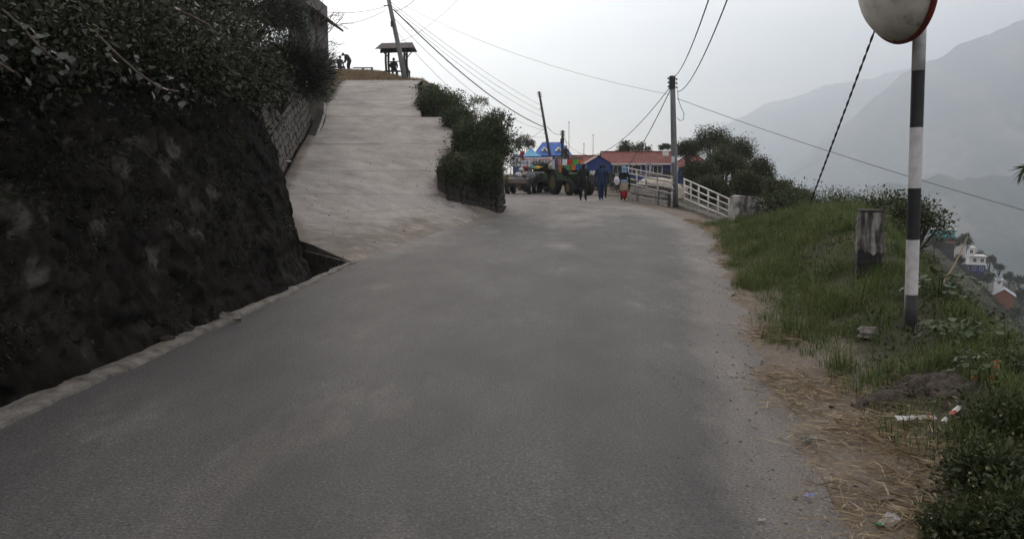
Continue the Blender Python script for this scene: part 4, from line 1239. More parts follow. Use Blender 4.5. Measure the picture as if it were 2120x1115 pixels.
MB().tube([pix(1850, 82, Yp - .12), pix(1851, 92, Yp - .12)], .004, 5).build('drain_pin', M_rubber, mi)

M_blot = pm('blotched_whitewash', [(0.36, (0.05, 0.048, 0.045)), (0.46, (0.16, 0.155, 0.148)), (0.54, (0.38, 0.37, 0.355)), (0.7, (0.5, 0.49, 0.475))], 3.2, 0.88, 0.5, 24, detail=12, stretch=(1, 1, .55), dist=.5)
# concrete guard post
gp = drop(1795, 566)
gw = 50 / px(gp.y) * .98; gh = 132 / px(gp.y)
go = thing('guard_post', 'weathered square concrete guard post, whitewashed above and tarred black below, in grass', 'guard post', tuple(gp), R(-14))
m = MB()
Vb, Fb = [], []
nz = 22
for k in range(nz + 1):
    f = k / nz; w = gw / 2 * (1.02 - .1 * f); z = -.15 + (gh + .15) * f
    c = .02
    for (sx, sy) in ((-1, -1), (1, -1), (1, 1), (-1, 1)):
        for q in ((0, c), (c, 0)) if sx * sy > 0 else ((c, 0), (0, c)):
            j = .006
            Vb.append((sx * (w - q[0]) + random.uniform(-j, j), sy * (w - q[1]) + random.uniform(-j, j), z + (random.uniform(-.012, .012) if k == nz else 0)))
for k in range(nz):
    for q in range(8):
        a, b = k * 8 + q, k * 8 + (q + 1) % 8
        Fb.append((a, b, b + 8, a + 8))
Fb.append(tuple(nz * 8 + q for q in range(8)))
m.add(Vb, Fb)
mt, nt, b = base_mat('guard_post_paint')
N, L = nt.nodes, nt.links
tc = N.new('ShaderNodeTexCoord'); sep = N.new('ShaderNodeSeparateXYZ'); L.new(tc.outputs['Object'], sep.inputs[0])
mpn = N.new('ShaderNodeMapping'); mpn.inputs['Scale'].default_value = (9, 9, 1.4); L.new(tc.outputs['Object'], mpn.inputs[0])
n1 = N.new('ShaderNodeTexNoise'); n1.inputs['Scale'].default_value = 2.2; n1.inputs['Detail'].default_value = 8; L.new(mpn.outputs[0], n1.inputs[0])
r1 = N.new('ShaderNodeValToRGB')
e = r1.color_ramp.elements; e.new(.5); e.new(.6)
for q, (p_, c_) in zip(e, [(.36, (.018, .017, .016)), (.48, (.075, .07, .064)), (.58, (.2, .19, .175)), (.75, (.36, .35, .33))]): q.position = p_; q.color = (*c_, 1)
L.new(n1.outputs['Fac'], r1.inputs[0])
md = N.new('ShaderNodeMath'); md.operation = 'MULTIPLY_ADD'; L.new(n1.outputs['Fac'], md.inputs[0]); md.inputs[1].default_value = .22; L.new(sep.outputs['Z'], md.inputs[2])
gt = N.new('ShaderNodeMath'); gt.operation = 'GREATER_THAN'; L.new(md.outputs[0], gt.inputs[0]); gt.inputs[1].default_value = gh * .36 + .11
mxn = N.new('ShaderNodeMix'); mxn.data_type = 'RGBA'; L.new(gt.outputs[0], mxn.inputs[0]); mxn.inputs[6].default_value = (.014, .014, .015, 1); L.new(r1.outputs[0], mxn.inputs[7])
L.new(mxn.outputs[2], b.inputs['Base Color']); b.inputs['Roughness'].default_value = .85
bp = N.new('ShaderNodeBump'); bp.inputs['Strength'].default_value = .5; bp.inputs['Distance'].default_value = .01; L.new(n1.outputs['Fac'], bp.inputs['Height']); L.new(bp.outputs[0], b.inputs['Normal'])
m.build('post', mt, go, world=False)
MB().cbox((0, 0, gh - .006), (gw * .93, gw * .93, .03), .008, jit=.004).build('cap', M_stone2, go, world=False)

# ------------------------------------------------------------ parapet, low wall, railings
pp = thing('parapet_block', 'whitewashed concrete parapet block streaked with black, at the railing end', 'parapet', tuple(pix(1515, 470, 21.5)))
a, b = pix(1533, 470, 21.6), pix(1602, 462, 22.7)
m = MB()
nl, nh = 24, 12
t = (b - a); t.z = 0; nrm = Vector((-t.y, t.x, 0)).normalized()
for side in (0, 1):
    for i in range(nl + 1):
        for j in range(nh + 1):
            f, h = i / nl, j / nh
            p = a.lerp(b, f) + nrm * (.38 * side) + Vector((0, 0, -.25 + (1.09 - .13 * f) * h))
            p += nrm * float(fbm(f * 6 + side * 9, h * 5, 4, 151)) * .09 + Vector((0, 0, float(fbm(f * 7, side, 3, 155)) * .06 if j == nh else 0))
            m.v.append(p)
o2 = (nl + 1) * (nh + 1)
for i in range(nl):
    for j in range(nh):
        q = i * (nh + 1) + j
        m.f.append((q, q + nh + 1, q + nh + 2, q + 1)); m.f.append((o2 + q, o2 + q + 1, o2 + q + nh + 2, o2 + q + nh + 1))
    q = i * (nh + 1) + nh
    m.f.append((q, q + nh + 1, o2 + q + nh + 1, o2 + q))
for i in (0, nl):
    for j in range(nh):
        q = i * (nh + 1) + j
        m.f.append((q, q + 1, o2 + q + 1, o2 + q))
m.build('block', M_blot, pp)
stone_wall('low_stone_wall', 'low dark dry stone wall running on behind the parapet block', [tuple(pix(1596, 470, 23.4)), tuple(pix(1640, 468, 25)), tuple(pix(1700, 462, 28))], .75, .03, PR_D, M_mortar, seed=17, cw=(.3, .5), thick=.35)

def railing(name, label, tops, bots, posts, nrail, mat, r=.024):
    """tops/bots: the two end points of the top and bottom rails"""
    root = thing(name, label, 'railing', tuple(bots[0]))
    for k in range(nrail):
        f = k / (nrail - 1)
        p, q = bots[0].lerp(tops[0], f), bots[1].lerp(tops[1], f)
        MB().tube([p, p.lerp(q, .5) + Vector((0, 0, random.uniform(-.012, .004))), q], r, 8).build('rail', mat, root, smooth=True)
    for f in posts:
        p, q = bots[0].lerp(bots[1], f), tops[0].lerp(tops[1], f)
        z0 = min(float(H(p.x, p.y)), p.z) - .15
        MB().tube([Vector((p.x, p.y, z0)), q + Vector((0, 0, .01))], r * 1.15, 8).build('post', mat, root, smooth=True)
    return root
railing('pipe_railing', 'white four-rail pipe railing sloping down to the parapet block', [pix(1416, 370, 33.2), pix(1512, 413, 23.2)], [pix(1416, 410, 33.2), pix(1512, 451, 23.2)], (0.01, .2, .4, .61, .8, .985), 4, M_white, .027)
MB_k = MB()
k0, k1 = pix(1400, 421, 33.5), pix(1512, 457, 23.3)
for k in range(9):
    f = k / 8; p = k0.lerp(k1, f)
    MB_k.cbox((p.x, p.y, p.z - .13), (.34, 1.42, .30), .02, (0, 0, math.atan2(k1.x - k0.x, k0.y - k1.y)), .012)
kb = tag(MB_k.build('railing_kerb', M_strip), 'low pale concrete kerb under the sloping white railing', 'kerb')
railing('plank_railing', 'white weathered rail fence on the whitewashed wall behind the steel pole', [pix(1290, 346, 40.5), pix(1394, 367, 31.2)], [pix(1294, 378, 40.5), pix(1394, 402, 31.2)], (.02, .32, .52, .74, .98), 4, M_wpaint, .032)

# ------------------------------------------------------------ poles and wires
def pole(label, base, top, r0, r1, mat, extras=True, group='utility poles'):
    base, top = Vector(base), Vector(top)
    root = thing('utility_pole', label, 'utility pole', tuple(base), 0, group)
    MB().tube([base - Vector((0, 0, .3)), base.lerp(top, .33), base.lerp(top, .66), top], [r0, r0 * .67 + r1 * .33, r0 * .33 + r1 * .67, r1], 14).build('shaft', mat, root, smooth=True)
    if extras:
        ins = MB()
        for k in range(3):
            p = top - (top - base).normalized() * (.12 + .16 * k)
            ins.tube([p + Vector((-r1 * 1.6, 0, 0)), p + Vector((r1 * 1.6, 0, 0))], .02, 6)
            ins.ball(p + Vector((-r1 * 1.7, 0, .02)), (.03, .03, .045), 8, 6); ins.ball(p + Vector((r1 * 1.7, 0, -.02)), (.03, .03, .045), 8, 6)
        ins.build('insulator_rack', M_dmetal, root)
    return root
B_near, T_near = pix(1398, 427, 32.2), pix(1392, 157, 32.2)
np_ = pole('grey steel pole standing at the road edge between the two railings', B_near, T_near, .135, .10, M_steel)
MB().tube([pix(1391.5, 185, 32.2), pix(1392, 158, 32.2)], .125, 12).build('dark_top_sleeve', M_dmetal, np_)
MB().tube([pix(1403, 186, 32.1), pix(1404, 205, 32.1), pix(1410, 222, 32.1), pix(1416, 235, 32.1), pix(1415, 248, 32.1), pix(1408, 250, 32.1), pix(1402, 244, 32.1)], .012, 5).build('loose_wire_loop', M_cable, np_)
MB().box(tuple(pix(1393.5, 330, 32.05)), (.13, .02, .26)).build('paper_notice', M_whitep, np_)
B_hill = pix(842, 176, 45); T_hill = pix(799, -26, 45.6)
hp = pole('grey pole leaning left beside the thatched hilltop shelter', B_hill, T_hill, .15, .105, M_steel)
MB().box(tuple(pix(812, 50, 45.1)), (.16, .14, .3)).build('meter_box', M_dmetal, hp)
MB().tube([pix(794, 12, 45.3), pix(806, 12, 45.3)], .03, 6).build('cross_arm', M_dmetal, hp)
B_mid = pix(1149, 335, 72); B_mid.z = 0
T_mid = pix(1116, 190, 74)
md_ = pole('dark pole leaning left above the white banner stall', B_mid, T_mid, .15, .10, M_dmetal)
for k in range(5):
    p = T_mid.lerp(B_mid, .18 + .09 * k)
    MB().tube([p + Vector((-.22, 0, 0)), p + Vector((.12, 0, 0))], .03, 6).build('step_bolt', M_dmetal, md_)
B_s = pix(1163, 335, 78); B_s.z = 0
T_s = pix(1165, 270, 78)
sp2 = pole('short dark pole with a transformer box, right of the leaning pole', B_s, T_s, .14, .13, M_dmetal)
MB().cbox(tuple(pix(1164, 292, 77.8)), (.36, .3, .5), .03).build('transformer', M_dmetal, sp2)
for u, v0, v1, Y, lb in ((1178, 253, 330, 120, 'tall thin mast right of the blue roofed house'), (1228, 280, 330, 125, 'thin mast above the small blue gable'), (1209, 298, 330, 120, 'short thin mast with a knob above the red roof end')):
    p0, p1 = pix(u, v1, Y), pix(u, v0, Y)
    p0.z = 0
    ms_ = thing('radio_mast', lb, 'mast', tuple(p0), 0, 'thin masts in the village')
    MB().tube([p0, p1], [.06, .035], 6).build('mast_tube', M_wire, ms_)
    MB().ball(p1, .1, 8, 6).build('mast_head', M_wire, ms_)

def wire(label, a, b, sag, r, mat=M_wire, name='overhead_wire', n=24, group='overhead wires', drop_f=None):
    a, b = Vector(a), Vector(b)
    pts = [a.lerp(b, k / n) - Vector((0, 0, sag * 4 * (k / n) * (1 - k / n))) for k in range(n + 1)]
    o = MB().tube(pts, r, 6).build(name, mat, None, smooth=True)
    return tag(o, label, 'wire', group)
h1 = pix(806, 12, 45.2)
wire('thick black cable bundle from the leaning hill pole down to the village pole', pix(815, 20, 45.2), pix(1126, 263, 73), .75, .035, M_cable)
wire('thin wire just above the thick bundle, highest of the fan', pix(806, 2, 45.2), pix(1120, 218, 73.5), .35, .012)
wire('thin wire, second of the fan above the thick bundle', pix(808, 10, 45.2), pix(1121, 230, 73.4), .45, .012)
wire('thin wire, third of the fan above the thick bundle', pix(809, 16, 45.2), pix(1123, 242, 73.2), .55, .012)
wire('thin wire running below the thick bundle', pix(814, 36, 45.2), pix(1128, 270, 73), 1.1, .012)
wire('lowest thin wire passing beside the shelter roof', pix(818, 62, 45.2), pix(1131, 284, 73), 1.6, .010)
wire('upper wire from the hill pole to the left over the house', pix(798, 14, 45.3), pix(560, -4, 40), .5, .013)
wire('lower wire from the hill pole to the left over the house', pix(797, 22, 45.3), pix(580, 22, 40), .7, .013)
wire('wire curving from the hill pole up out of the picture top', pix(820, 22, 45.2), pix(895, -50, 40), .35, .014)
wire('faint wire from upper centre going behind the hill pole', pix(1000, -60, 34), pix(815, 90, 45), .5, .008)
wire('left of two wires rising from the steel pole out of the picture top', pix(1394, 160, 32.2), pix(1490, -70, 13), .35, .014, M_cable)
wire('right of two wires rising from the steel pole out of the picture top', pix(1403, 190, 32.2), pix(1532, -70, 13), .45, .014, M_cable)
wire('long wire from the steel pole falling to the right picture edge', pix(1402, 204, 32.2), pix(2180, 452, 24), .15, .011)
wire('long faint wire from the steel pole rising to the hill pole', pix(1388, 196, 32.2), pix(700, -70, 46), .9, .007)
wire('upper wire from the steel pole to the village masts', pix(1388, 180, 32.2), pix(1166, 283, 78), 2.2, .017)
wire('lower sagging wire from the steel pole to the village', pix(1388, 186, 32.2), pix(1167, 276, 78), 4.6, .02)
wire('wire between the leaning village pole and the transformer pole', pix(1133, 262, 73), pix(1163, 277, 78), .3, .02)
wire('thin wire from the village pole up to the left', pix(1126, 266, 73), pix(1040, 290, 60), .5, .014)
# black twisted guy cable behind the mirror
g0 = drop(1676, 424, 12, 40); g0 = pix(1676, 424, 19.0)
g1 = pix(1812, 60, 14.0); g2 = g0 + (g1 - g0) * 1.75
gc = thing('guy_cable', 'thick black twisted cable slanting up behind the mirror from the scrub', 'cable', tuple(g0))
d_ = (g2 - g0); L_ = d_.length; d_.normalize()
sx = d_.cross(Vector((0, 1, 0))).normalized(); sy = d_.cross(sx)
g00 = Vector((g0.x, g0.y, float(H(g0.x, g0.y)) - .1)) if float(H(g0.x, g0.y)) < g0.z else g0 - d_ * .6
for ph in (0, math.pi):
    pts = [g0 - d_ * .7 + d_ * (L_ + .7) * k / 150 + (sx * math.cos(k * .9 + ph) + sy * math.sin(k * .9 + ph)) * .011 for k in range(151)]
    MB().tube(pts, .0125, 5).build('strand', M_cable, gc)

# ------------------------------------------------------------ rocks, soil heap and litter
def rock(label, p, d, mat, seed, rot=0.0, name='rock'):
    rs = random.Random(seed)
    bm = bmesh.new(); bmesh.ops.create_icosphere(bm, subdivisions=3, radius=1)
    for v in bm.verts:
        c = v.co.copy()
        q = 1 + .35 * float(fbm(c.x * 1.6 + seed, c.y * 1.6 + c.z * 1.1, 3, seed)) * 2 + .08 * math.sin(c.z * 9 + c.x * 2)
        for nrm in ((1, .2, .1), (-.7, .5, .4), (0, -1, .3), (.1, .2, 1), (-.3, -.4, -.9)):
            n_ = Vector(nrm).normalized(); dd = c.dot(n_)
            if dd > .72: q *= .72 / dd
        v.co = Vector((c.x * q * d[0], c.y * q * d[1], c.z * q * d[2]))
    me = bpy.data.meshes.new(name); bm.to_mesh(me); bm.free()
    o = link_mesh(name, me, mat); o.location = Vector(p) + Vector((0, 0, d[2] * .45)); o.rotation_euler = (0, 0, rot)
    return tag(o, label, 'rock')
M_rockp = pm('pale_rock', [(0.3, (0.12, 0.112, 0.10)), (0.7, (0.27, 0.255, 0.23))], 7, .9, .7, 30, stretch=(1, 1, 3))
M_rockg = pm('pinkish_rock', [(0.3, (0.10, 0.095, 0.095)), (0.7, (0.22, 0.19, 0.18))], 9, .9, .7, 30)
p_ = pix(474, 668, 8.15); p_.z = .01
rock('loose pale layered rock lying on the kerb strip at the wall foot', p_, (.125, .09, .075), M_rockp, 21, R(20))
rock('greyish pink stone half sunk in grass left of the striped pole', drop(1797, 700), (.10, .09, .075), M_rockg, 22, .4)
for k, (u, v, s_, lb) in enumerate([(385, 690, .07, 'dark crumbled stone at the wall foot, left of the pale rock'), (350, 712, .06, 'small dark stone at the wall foot, farther left of the pale rock'), (420, 672, .05, 'small dark stone tucked behind the pale rock')]):
    p_ = pix(u, v, 1.6 * F / (v - 345) * .99); p_.z = .02
    rock(lb, p_, (s_ * 1.4, s_, s_ * .7), M_stone2, 40 + k)
sh_ = thing('soil_heap', 'heap of dark dug soil with clods between grass, behind the white wrapper', 'soil heap', tuple(heap))
m = MB(); nn = 40
for i in range(nn + 1):
    for j in range(nn + 1):
        x, y = (i / nn - .5) * .85, (j / nn - .5) * .6
        e_ = max(0, 1 - (x / .42) ** 2 - (y / .3) ** 2)
        zz_ = float(H(heap.x + x, heap.y + y)) - .03 + .085 * e_ ** .7 + (float(fbm(x * 9 + 3, y * 9, 5, 161)) * .16 + .02) * min(1, e_ * 3)
        m.v.append(Vector((heap.x + x, heap.y + y, zz_)))
for i in range(nn):
    for j in range(nn):
        q = i * (nn + 1) + j; m.f.append((q, q + nn + 1, q + nn + 2, q + 1))
m.build('mound', M_soil, sh_)
m = MB()
for k in range(260):
    x, y = random.gauss(0, .2), random.gauss(0, .13)
    r_ = random.uniform(.006, .026)
    e_ = max(0, 1 - (x / .42) ** 2 - (y / .3) ** 2)
    m.ball((heap.x + x, heap.y + y, float(H(heap.x + x, heap.y + y)) + .07 * e_ ** .7 + .0), (r_, r_ * .8, r_ * .6), 6, 4, (random.random(), random.random(), random.random()), .25)
tag(m.build('clods', M_soil, sh_), kind='stuff')

def scrap(name, label, cat, u, v, L, W, mats, az=0.0, lift=.012, curl=.3, seed=1, tilt=0.0, group='litter on the verge'):
    """crumpled sheet or wrapper; mats: list of (material, start fraction) along its length"""
    p = drop(u, v)
    p.z = max(p.z, .004)
    root = thing(name, label, cat, tuple(p), az, group)
    nl, nw = 18, 8
    for k, (mt_, f0) in enumerate(mats):
        f1 = mats[k + 1][1] if k + 1 < len(mats) else 1.0
        n1 = max(2, int(nl * (f1 - f0)))
        m = MB()
        for i in range(n1 + 1):
            for j in range(nw + 1):
                f, g = f0 + (f1 - f0) * i / n1, j / nw - .5
                x, y = (f - .5) * L, g * W * (1 - .25 * float(vnoise(f * 5, seed, 3)))
                z = lift + curl * W * (abs(float(fbm(f * 4 + seed, g * 3, 3, seed))) * 1.6 + math.cos(g * math.pi) * .35) + math.sin(tilt) * x
                m.v.append(Vector((x * math.cos(tilt), y, z)))
        for i in range(n1):
            for j in range(nw):
                q = i * (nw + 1) + j; m.f.append((q, q + nw + 1, q + nw + 2, q + 1))
        m.build('sheet' if k == 0 else 'printed_end', mt_, root, world=False)
    return root
P_white, P_orange, P_redp, P_grey, P_blue, P_leaf, P_greenp, P_brown = [flat('litter_' + a, b, .45, .15, 20, bump=.2) for a, b in (('white', (.5, .5, .5)), ('orange', (.5, .12, .04)), ('red', (.3, .06, .05)), ('grey', (.30, .29, .28)), ('blue', (.22, .25, .42)), ('leaf', (.12, .14, .11)), ('green', (.05, .3, .12)), ('brown', (.2, .15, .1)))]
scrap('plastic_wrapper', 'white plastic wrapper with an orange end lying in front of the soil heap', 'litter', 1893, 880, .24, .07, [(P_white, 0), (P_orange, .8), (P_white, .86)], R(4), .03, .5, 3)
scrap('paper_bag', 'crumpled tan paper touching the white wrapper', 'litter', 1838, 868, .09, .05, [(P_brown, 0)], .3, .02, .6, 4)
scrap('plastic_strip', 'red and white printed strip leaning up right of the white wrapper', 'litter', 1968, 876, .19, .035, [(P_white, 0), (P_redp, .3), (P_white, .7)], R(35), .05, .3, 5, R(18))
scrap('orange_packet', 'bright orange packet on the soil heap edge', 'litter', 2020, 800, .07, .06, [(P_orange, 0)], .2, .05, .5, 6, .3)
scrap('orange_packet', 'upright orange and cream packet at the right of the soil heap', 'litter', 2058, 800, .15, .05, [(P_orange, 0), (P_brown, .4), (P_orange, .7)], R(50), .09, .3, 7, R(58))
scrap('torn_paper', 'large crumpled grey paper on straw near the bottom edge', 'litter', 1838, 1090, .10, .075, [(P_grey, 0)], R(40), .012, .35, 8, .25)
scrap('torn_paper', 'small grey crumpled paper lying on straw above the larger one', 'litter', 1838, 1036, .06, .04, [(P_grey, 0)], .1, .012, .5, 9)
scrap('candy_wrapper', 'blue and white wrapper on the straw edge, upper of two', 'litter', 1713, 996, .045, .02, [(P_white, 0), (P_blue, .4)], .1, .01, .6, 10)
scrap('candy_wrapper', 'blue wrapper on the asphalt edge, lower of two', 'litter', 1675, 1030, .05, .025, [(P_blue, 0)], .2, .008, .6, 11)
scrap('dead_leaf', 'curled grey green leaf on the dusty asphalt edge', 'leaf', 1672, 918, .09, .06, [(P_leaf, 0), (P_grey, .75)], .4, .012, .7, 12)
scrap('green_scrap', 'tiny bright green scrap beside the large grey paper', 'litter', 1816, 1096, .03, .03, [(P_greenp, 0)], .9, .012, .5, 13)
scrap('pale_scrap', 'pale curled scrap on asphalt near the bottom edge', 'litter', 1576, 1082, .035, .022, [(P_grey, 0)], .1, .008, .6, 14)
scrap('white_scrap', 'pale husk on the straw edge beside the grass', 'litter', 1578, 690, .11, .03, [(P_brown, 0)], .3, .012, .4, 15)
scrap('white_scrap', 'pale flat scrap on the straw edge farther up the verge', 'litter', 1535, 588, .18, .08, [(P_grey, 0)], .1, .012, .3, 16)
scrap('white_scrap', 'tiny white scrap in the grass below the guard post', 'litter', 1652, 622, .04, .03, [(P_white, 0)], .1, .06, .5, 17)
for (x, y, z, lb, s_) in ((*pix(596, 336, 24.4), 'white scrap at the foot of the masonry wall on the ramp', .22), (*pix(1046, 426, 29), 'white scraps in the gutter at the foot of the bank wall', .22)):
    root = thing('white_scrap', lb, 'litter', (x, y, z), 0, 'litter on the verge')
    m = MB(); m.ball((0, 0, .02), (s_ * .5, s_ * .35, .035), 10, 6, (0, 0, .3), .2); m.build('sheet', P_white, root, world=False)
# stick of bamboo leaning at the slope edge, bamboo leaves at the picture edge
bs = thing('bamboo_stick', 'bare bamboo stick leaning over the slope before the white house', 'stick', tuple(pix(1958, 580, 12)))
MB().tube([pix(1950, 590, 12), pix(1978, 545, 12.2), pix(2003, 490, 12.4)], [.016, .014, .01], 7).build('cane', G_straw, bs)
bl = thing('bamboo_spray', 'green bamboo leaf spray hanging in from the right picture edge', 'plant', tuple(pix(2150, 340, 6)))
c0 = pix(2135, 345, 6)
MB().tube([pix(2190, 330, 6), c0, pix(2118, 348, 6)], .005, 5).build('twig', G_mid, bl)
lm = bpy.data.meshes.new('leaf'); lm.from_pydata([(0, 0, 0), (.3, .09, .03), (1, 0, -.12), (.3, -.09, .03), (.3, 0, -.01)], [], [(0, 4, 1), (1, 4, 2), (2, 4, 3), (3, 4, 0)]); lm.materials.append(G_mid); lm.update()
for k in range(16):
    o = bpy.data.objects.new('leaf', lm); COL.objects.link(o); o.parent = bl
    o.location = c0.lerp(pix(2116, 350, 6), random.random()) - bl.location
    o.scale = (.14, .14, .14); o.rotation_euler = (random.uniform(-.6, .6), random.uniform(-.3, 1.1), math.pi + random.uniform(-.6, 1.0))

# ------------------------------------------------------------ buildings
def corrugated(a, b, c, d, rib, h, thick=.02):
    """sheet between eave a-b and ridge d-c with ribs running up the slope"""
    a, b, c, d = map(Vector, (a, b, c, d))
    n = max(2, int((b - a).length / rib)) * 2
    nrm = (b - a).cross(d - a).normalized()
    m = MB()
    for k in range(n + 1):
        f = k / n; o = nrm * (h if k % 2 else 0)
        p, q = a.lerp(b, f) + o, d.lerp(c, f) + o
        m.v += [p, q, p - nrm * thick, q - nrm * thick]
        if k:
            e = len(m.v) - 8
            m.f += [(e, e + 4, e + 5, e + 1), (e + 2, e + 3, e + 7, e + 6), (e, e + 2, e + 6, e + 4), (e + 1, e + 5, e + 7, e + 3)]
    return m
def window(root, c, w, h, nrm_ax, sgn, frame_mat, pane_mat, t=.05):
    """framed window proud of a wall; nrm_ax 0/1 = which local axis the wall faces"""
    x, y, z = c
    f = MB()
    def bx(dx, dz, ww, hh):
        if nrm_ax == 1: f.box((x + dx, y + sgn * t / 2, z + dz), (ww, t, hh))
        else: f.box((x + sgn * t / 2, y + dx, z + dz), (t, ww, hh))
    e = .07 * max(w, .6)
    bx(-w / 2, 0, e, h); bx(w / 2, 0, e, h); bx(0, h / 2 - e * .02, w - e, e); bx(0, -h / 2 + e * .02, w - e, e); bx(0, 0, e * .6, h - e)
    fo = f.build('window', frame_mat, root, world=False)
    p = MB()
    if nrm_ax == 1: p.box((x, y + sgn * .012, z), (w - e * .5, .02, h - e * .5))
    else: p.box((x + sgn * .012, y, z), (.02, w - e * .5, h - e * .5))
    p.build('pane', pane_mat, fo, world=False)
def gable_house(name, label, loc, rotz, L, W, hw, hr, ov, wall_mat, roof_mat, z0=0.0, rib=.3, wins=(), fascia=None, door=None):
    root = thing(name, label, 'house', loc, rotz)
    m = MB(); x, y = L / 2, W / 2
    m.add([(-x, -y, z0), (x, -y, z0), (x, y, z0), (-x, y, z0), (-x, -y, hw), (x, -y, hw), (x, y, hw), (-x, y, hw), (-x, 0, hw + hr * .96), (x, 0, hw + hr * .96)],
          [(0, 1, 5, 4), (2, 3, 7, 6), (1, 2, 6, 9, 5), (3, 0, 4, 8, 7), (3, 2, 1, 0)])
    m.build('wall', wall_mat, root, world=False)
    k = hr / y
    X, Yo, ze = x + ov, y + ov, hw - k * ov
    for s in (-1, 1):
        r = corrugated((-X * s, -Yo * s if s > 0 else Yo, ze) if 0 else (-X, s * -Yo, ze), (X, s * -Yo, ze), (X, 0, hw + hr), (-X, 0, hw + hr), rib, .03) if s > 0 else corrugated((X, Yo, ze), (-X, Yo, ze), (-X, 0, hw + hr), (X, 0, hw + hr), rib, .03)
        r.build('roof', roof_mat, root, world=False)
    MB().box((0, 0, hw + hr + .03), (2 * X, .22, .06)).build('ridge_cap', roof_mat, root, world=False)
    if fascia: MB().box((0, -Yo - .03, ze - .02), (2 * X, .04, .13)).build('fascia', fascia, root, world=False)
    for (cx, cz, w, h, pm_) in wins: window(root, (cx, -y, cz), w, h, 1, -1, M_trim, pm_)
    if door:
        d_ = MB().box((door[0], -y - .02, z0 + door[2] / 2 + .3), (door[1], .05, door[2])).build('door', M_dwood, root, world=False)
        MB().ball((door[0] + door[1] * .4, -y - .06, z0 + door[2] / 2 + .3), .04, 6, 4).build('handle', M_dmetal, d_, world=False)
    return root

p = pix(1316, 345, 73.5)
rh = gable_house('long_house', 'long blue house with a low rusty red sheet roof behind the railing', (p.x, p.y, 0), R(1), 6.0, 3.2, 2.0, .95, .25, M_blue, M_redroof, -1.0, .28,
            [(-1.9, 1.35, .8, .7, M_glass), (-.2, 1.35, .8, .7, M_glass), (1.7, 1.35, .8, .7, M_glass)], M_trim, (2.55, .6, 2.0))
for x_ in (-2.9, -.95, .95, 2.9):
    MB().box((x_, -1.8, .45), (.11, .11, 2.75)).build('veranda_post', M_trim, rh, world=False)
p = pix(1240, 345, 69)
g2_ = gable_house('small_gable_house', 'small blue gable end with dark edged red roof left of the long house', (p.x, p.y + 1.6, 0), R(90), 3.0, 2.05, 1.95, .6, .16, M_blue, M_redroof, -1.0, .28)
MB().box((-1.55, .5, 1.0), (.05, .55, .5)).build('window', M_trim, g2_, world=False)
MB().box((-1.58, -.45, .5), (.05, .6, 1.6)).build('door', M_dwood, g2_, world=False)
p = pix(1215, 345, 84)
gable_house('back_house', 'faded red roof peeping out behind the small blue gable', (p.x, p.y, 0), 0, 4.2, 3, 1.9, .85, .3, M_blue, M_redroof, -1.0, .3, [(-1.2, 1.3, .7, .6, M_glass)])
p = pix(1432, 345, 77)
root = thing('hip_house', 'blue walled house with red hipped roof right of the steel pole', 'house', (p.x, p.y, 0))
MB().box((0, 0, .2), (3.2, 3.0, 2.9)).build('wall', M_blue, root, world=False)
def hip(root, L, W, ze, h, ridge, mat, rib=.3):
    x, y, r = L / 2, W / 2, ridge / 2
    corrugated((-x, -y, ze), (x, -y, ze), (r, 0, ze + h), (-r, 0, ze + h), rib, .03).build('roof', mat, root, world=False)
    corrugated((x, y, ze), (-x, y, ze), (-r, 0, ze + h), (r, 0, ze + h), rib, .03).build('roof', mat, root, world=False)
    corrugated((x, -y, ze), (x, y, ze), (r, .01, ze + h), (r, -.01, ze + h), rib, .03).build('roof', mat, root, world=False)
    corrugated((-x, y, ze), (-x, -y, ze), (-r, -.01, ze + h), (-r, .01, ze + h), rib, .03).build('roof', mat, root, world=False)
hip(root, 3.9, 3.6, 1.55, 1.25, .6, M_redroof)
window(root, (-.7, -1.5, .9), .7, .8, 1, -1, M_trim, M_glass)
p = pix(1143, 345, 150)
root = thing('blue_roofed_house', 'two storey blue house with wide blue hipped roof and two dormers', 'house', (p.x, p.y, 0))
MB().box((0, 0, 1.7), (5.6, 5, 4.6)).build('wall', M_blue, root, world=False)
hip(root, 7.2, 6.6, 3.6, 2.5, 3.6, M_blueroof, .4)
for dx in (-1.5, 1.1):
    dm = MB(); dm.add([(dx - .65, -2.6, 4.4), (dx + .65, -2.6, 4.4), (dx, -2.6, 5.2), (dx - .65, -1.2, 4.9), (dx + .65, -1.2, 4.9), (dx, -1.2, 5.25)], [(0, 1, 2), (3, 5, 4), (0, 2, 5, 3), (1, 4, 5, 2), (0, 3, 4, 1)])
    do_ = dm.build('dormer', M_trim, root, world=False)
    MB().box((dx, -2.62, 4.62), (.4, .04, .3)).build('pane', M_glass, do_, world=False)
for dx in (-2, -.6, .8, 2.1): window(root, (dx, -2.5, 2.9), .8, .9, 1, -1, M_trim, M_glass)
MB().box((0, -2.7, 2.2), (5.8, .4, .1)).build('balcony', M_trim, root, world=False)
p = pix(1076, 345, 140)
root = thing('small_blue_house', 'small blue roof left of the light blue tent, half behind the bush', 'house', (p.x, p.y, 0))
MB().box((0, 0, 1), (2.4, 3, 3.2)).build('wall', M_blue, root, world=False)
hip(root, 3.2, 3.6, 2.5, 1.2, 1.2, M_blueroof, .4)
window(root, (.4, -1.5, 1.9), .7, .7, 1, -1, M_trim, M_glass)

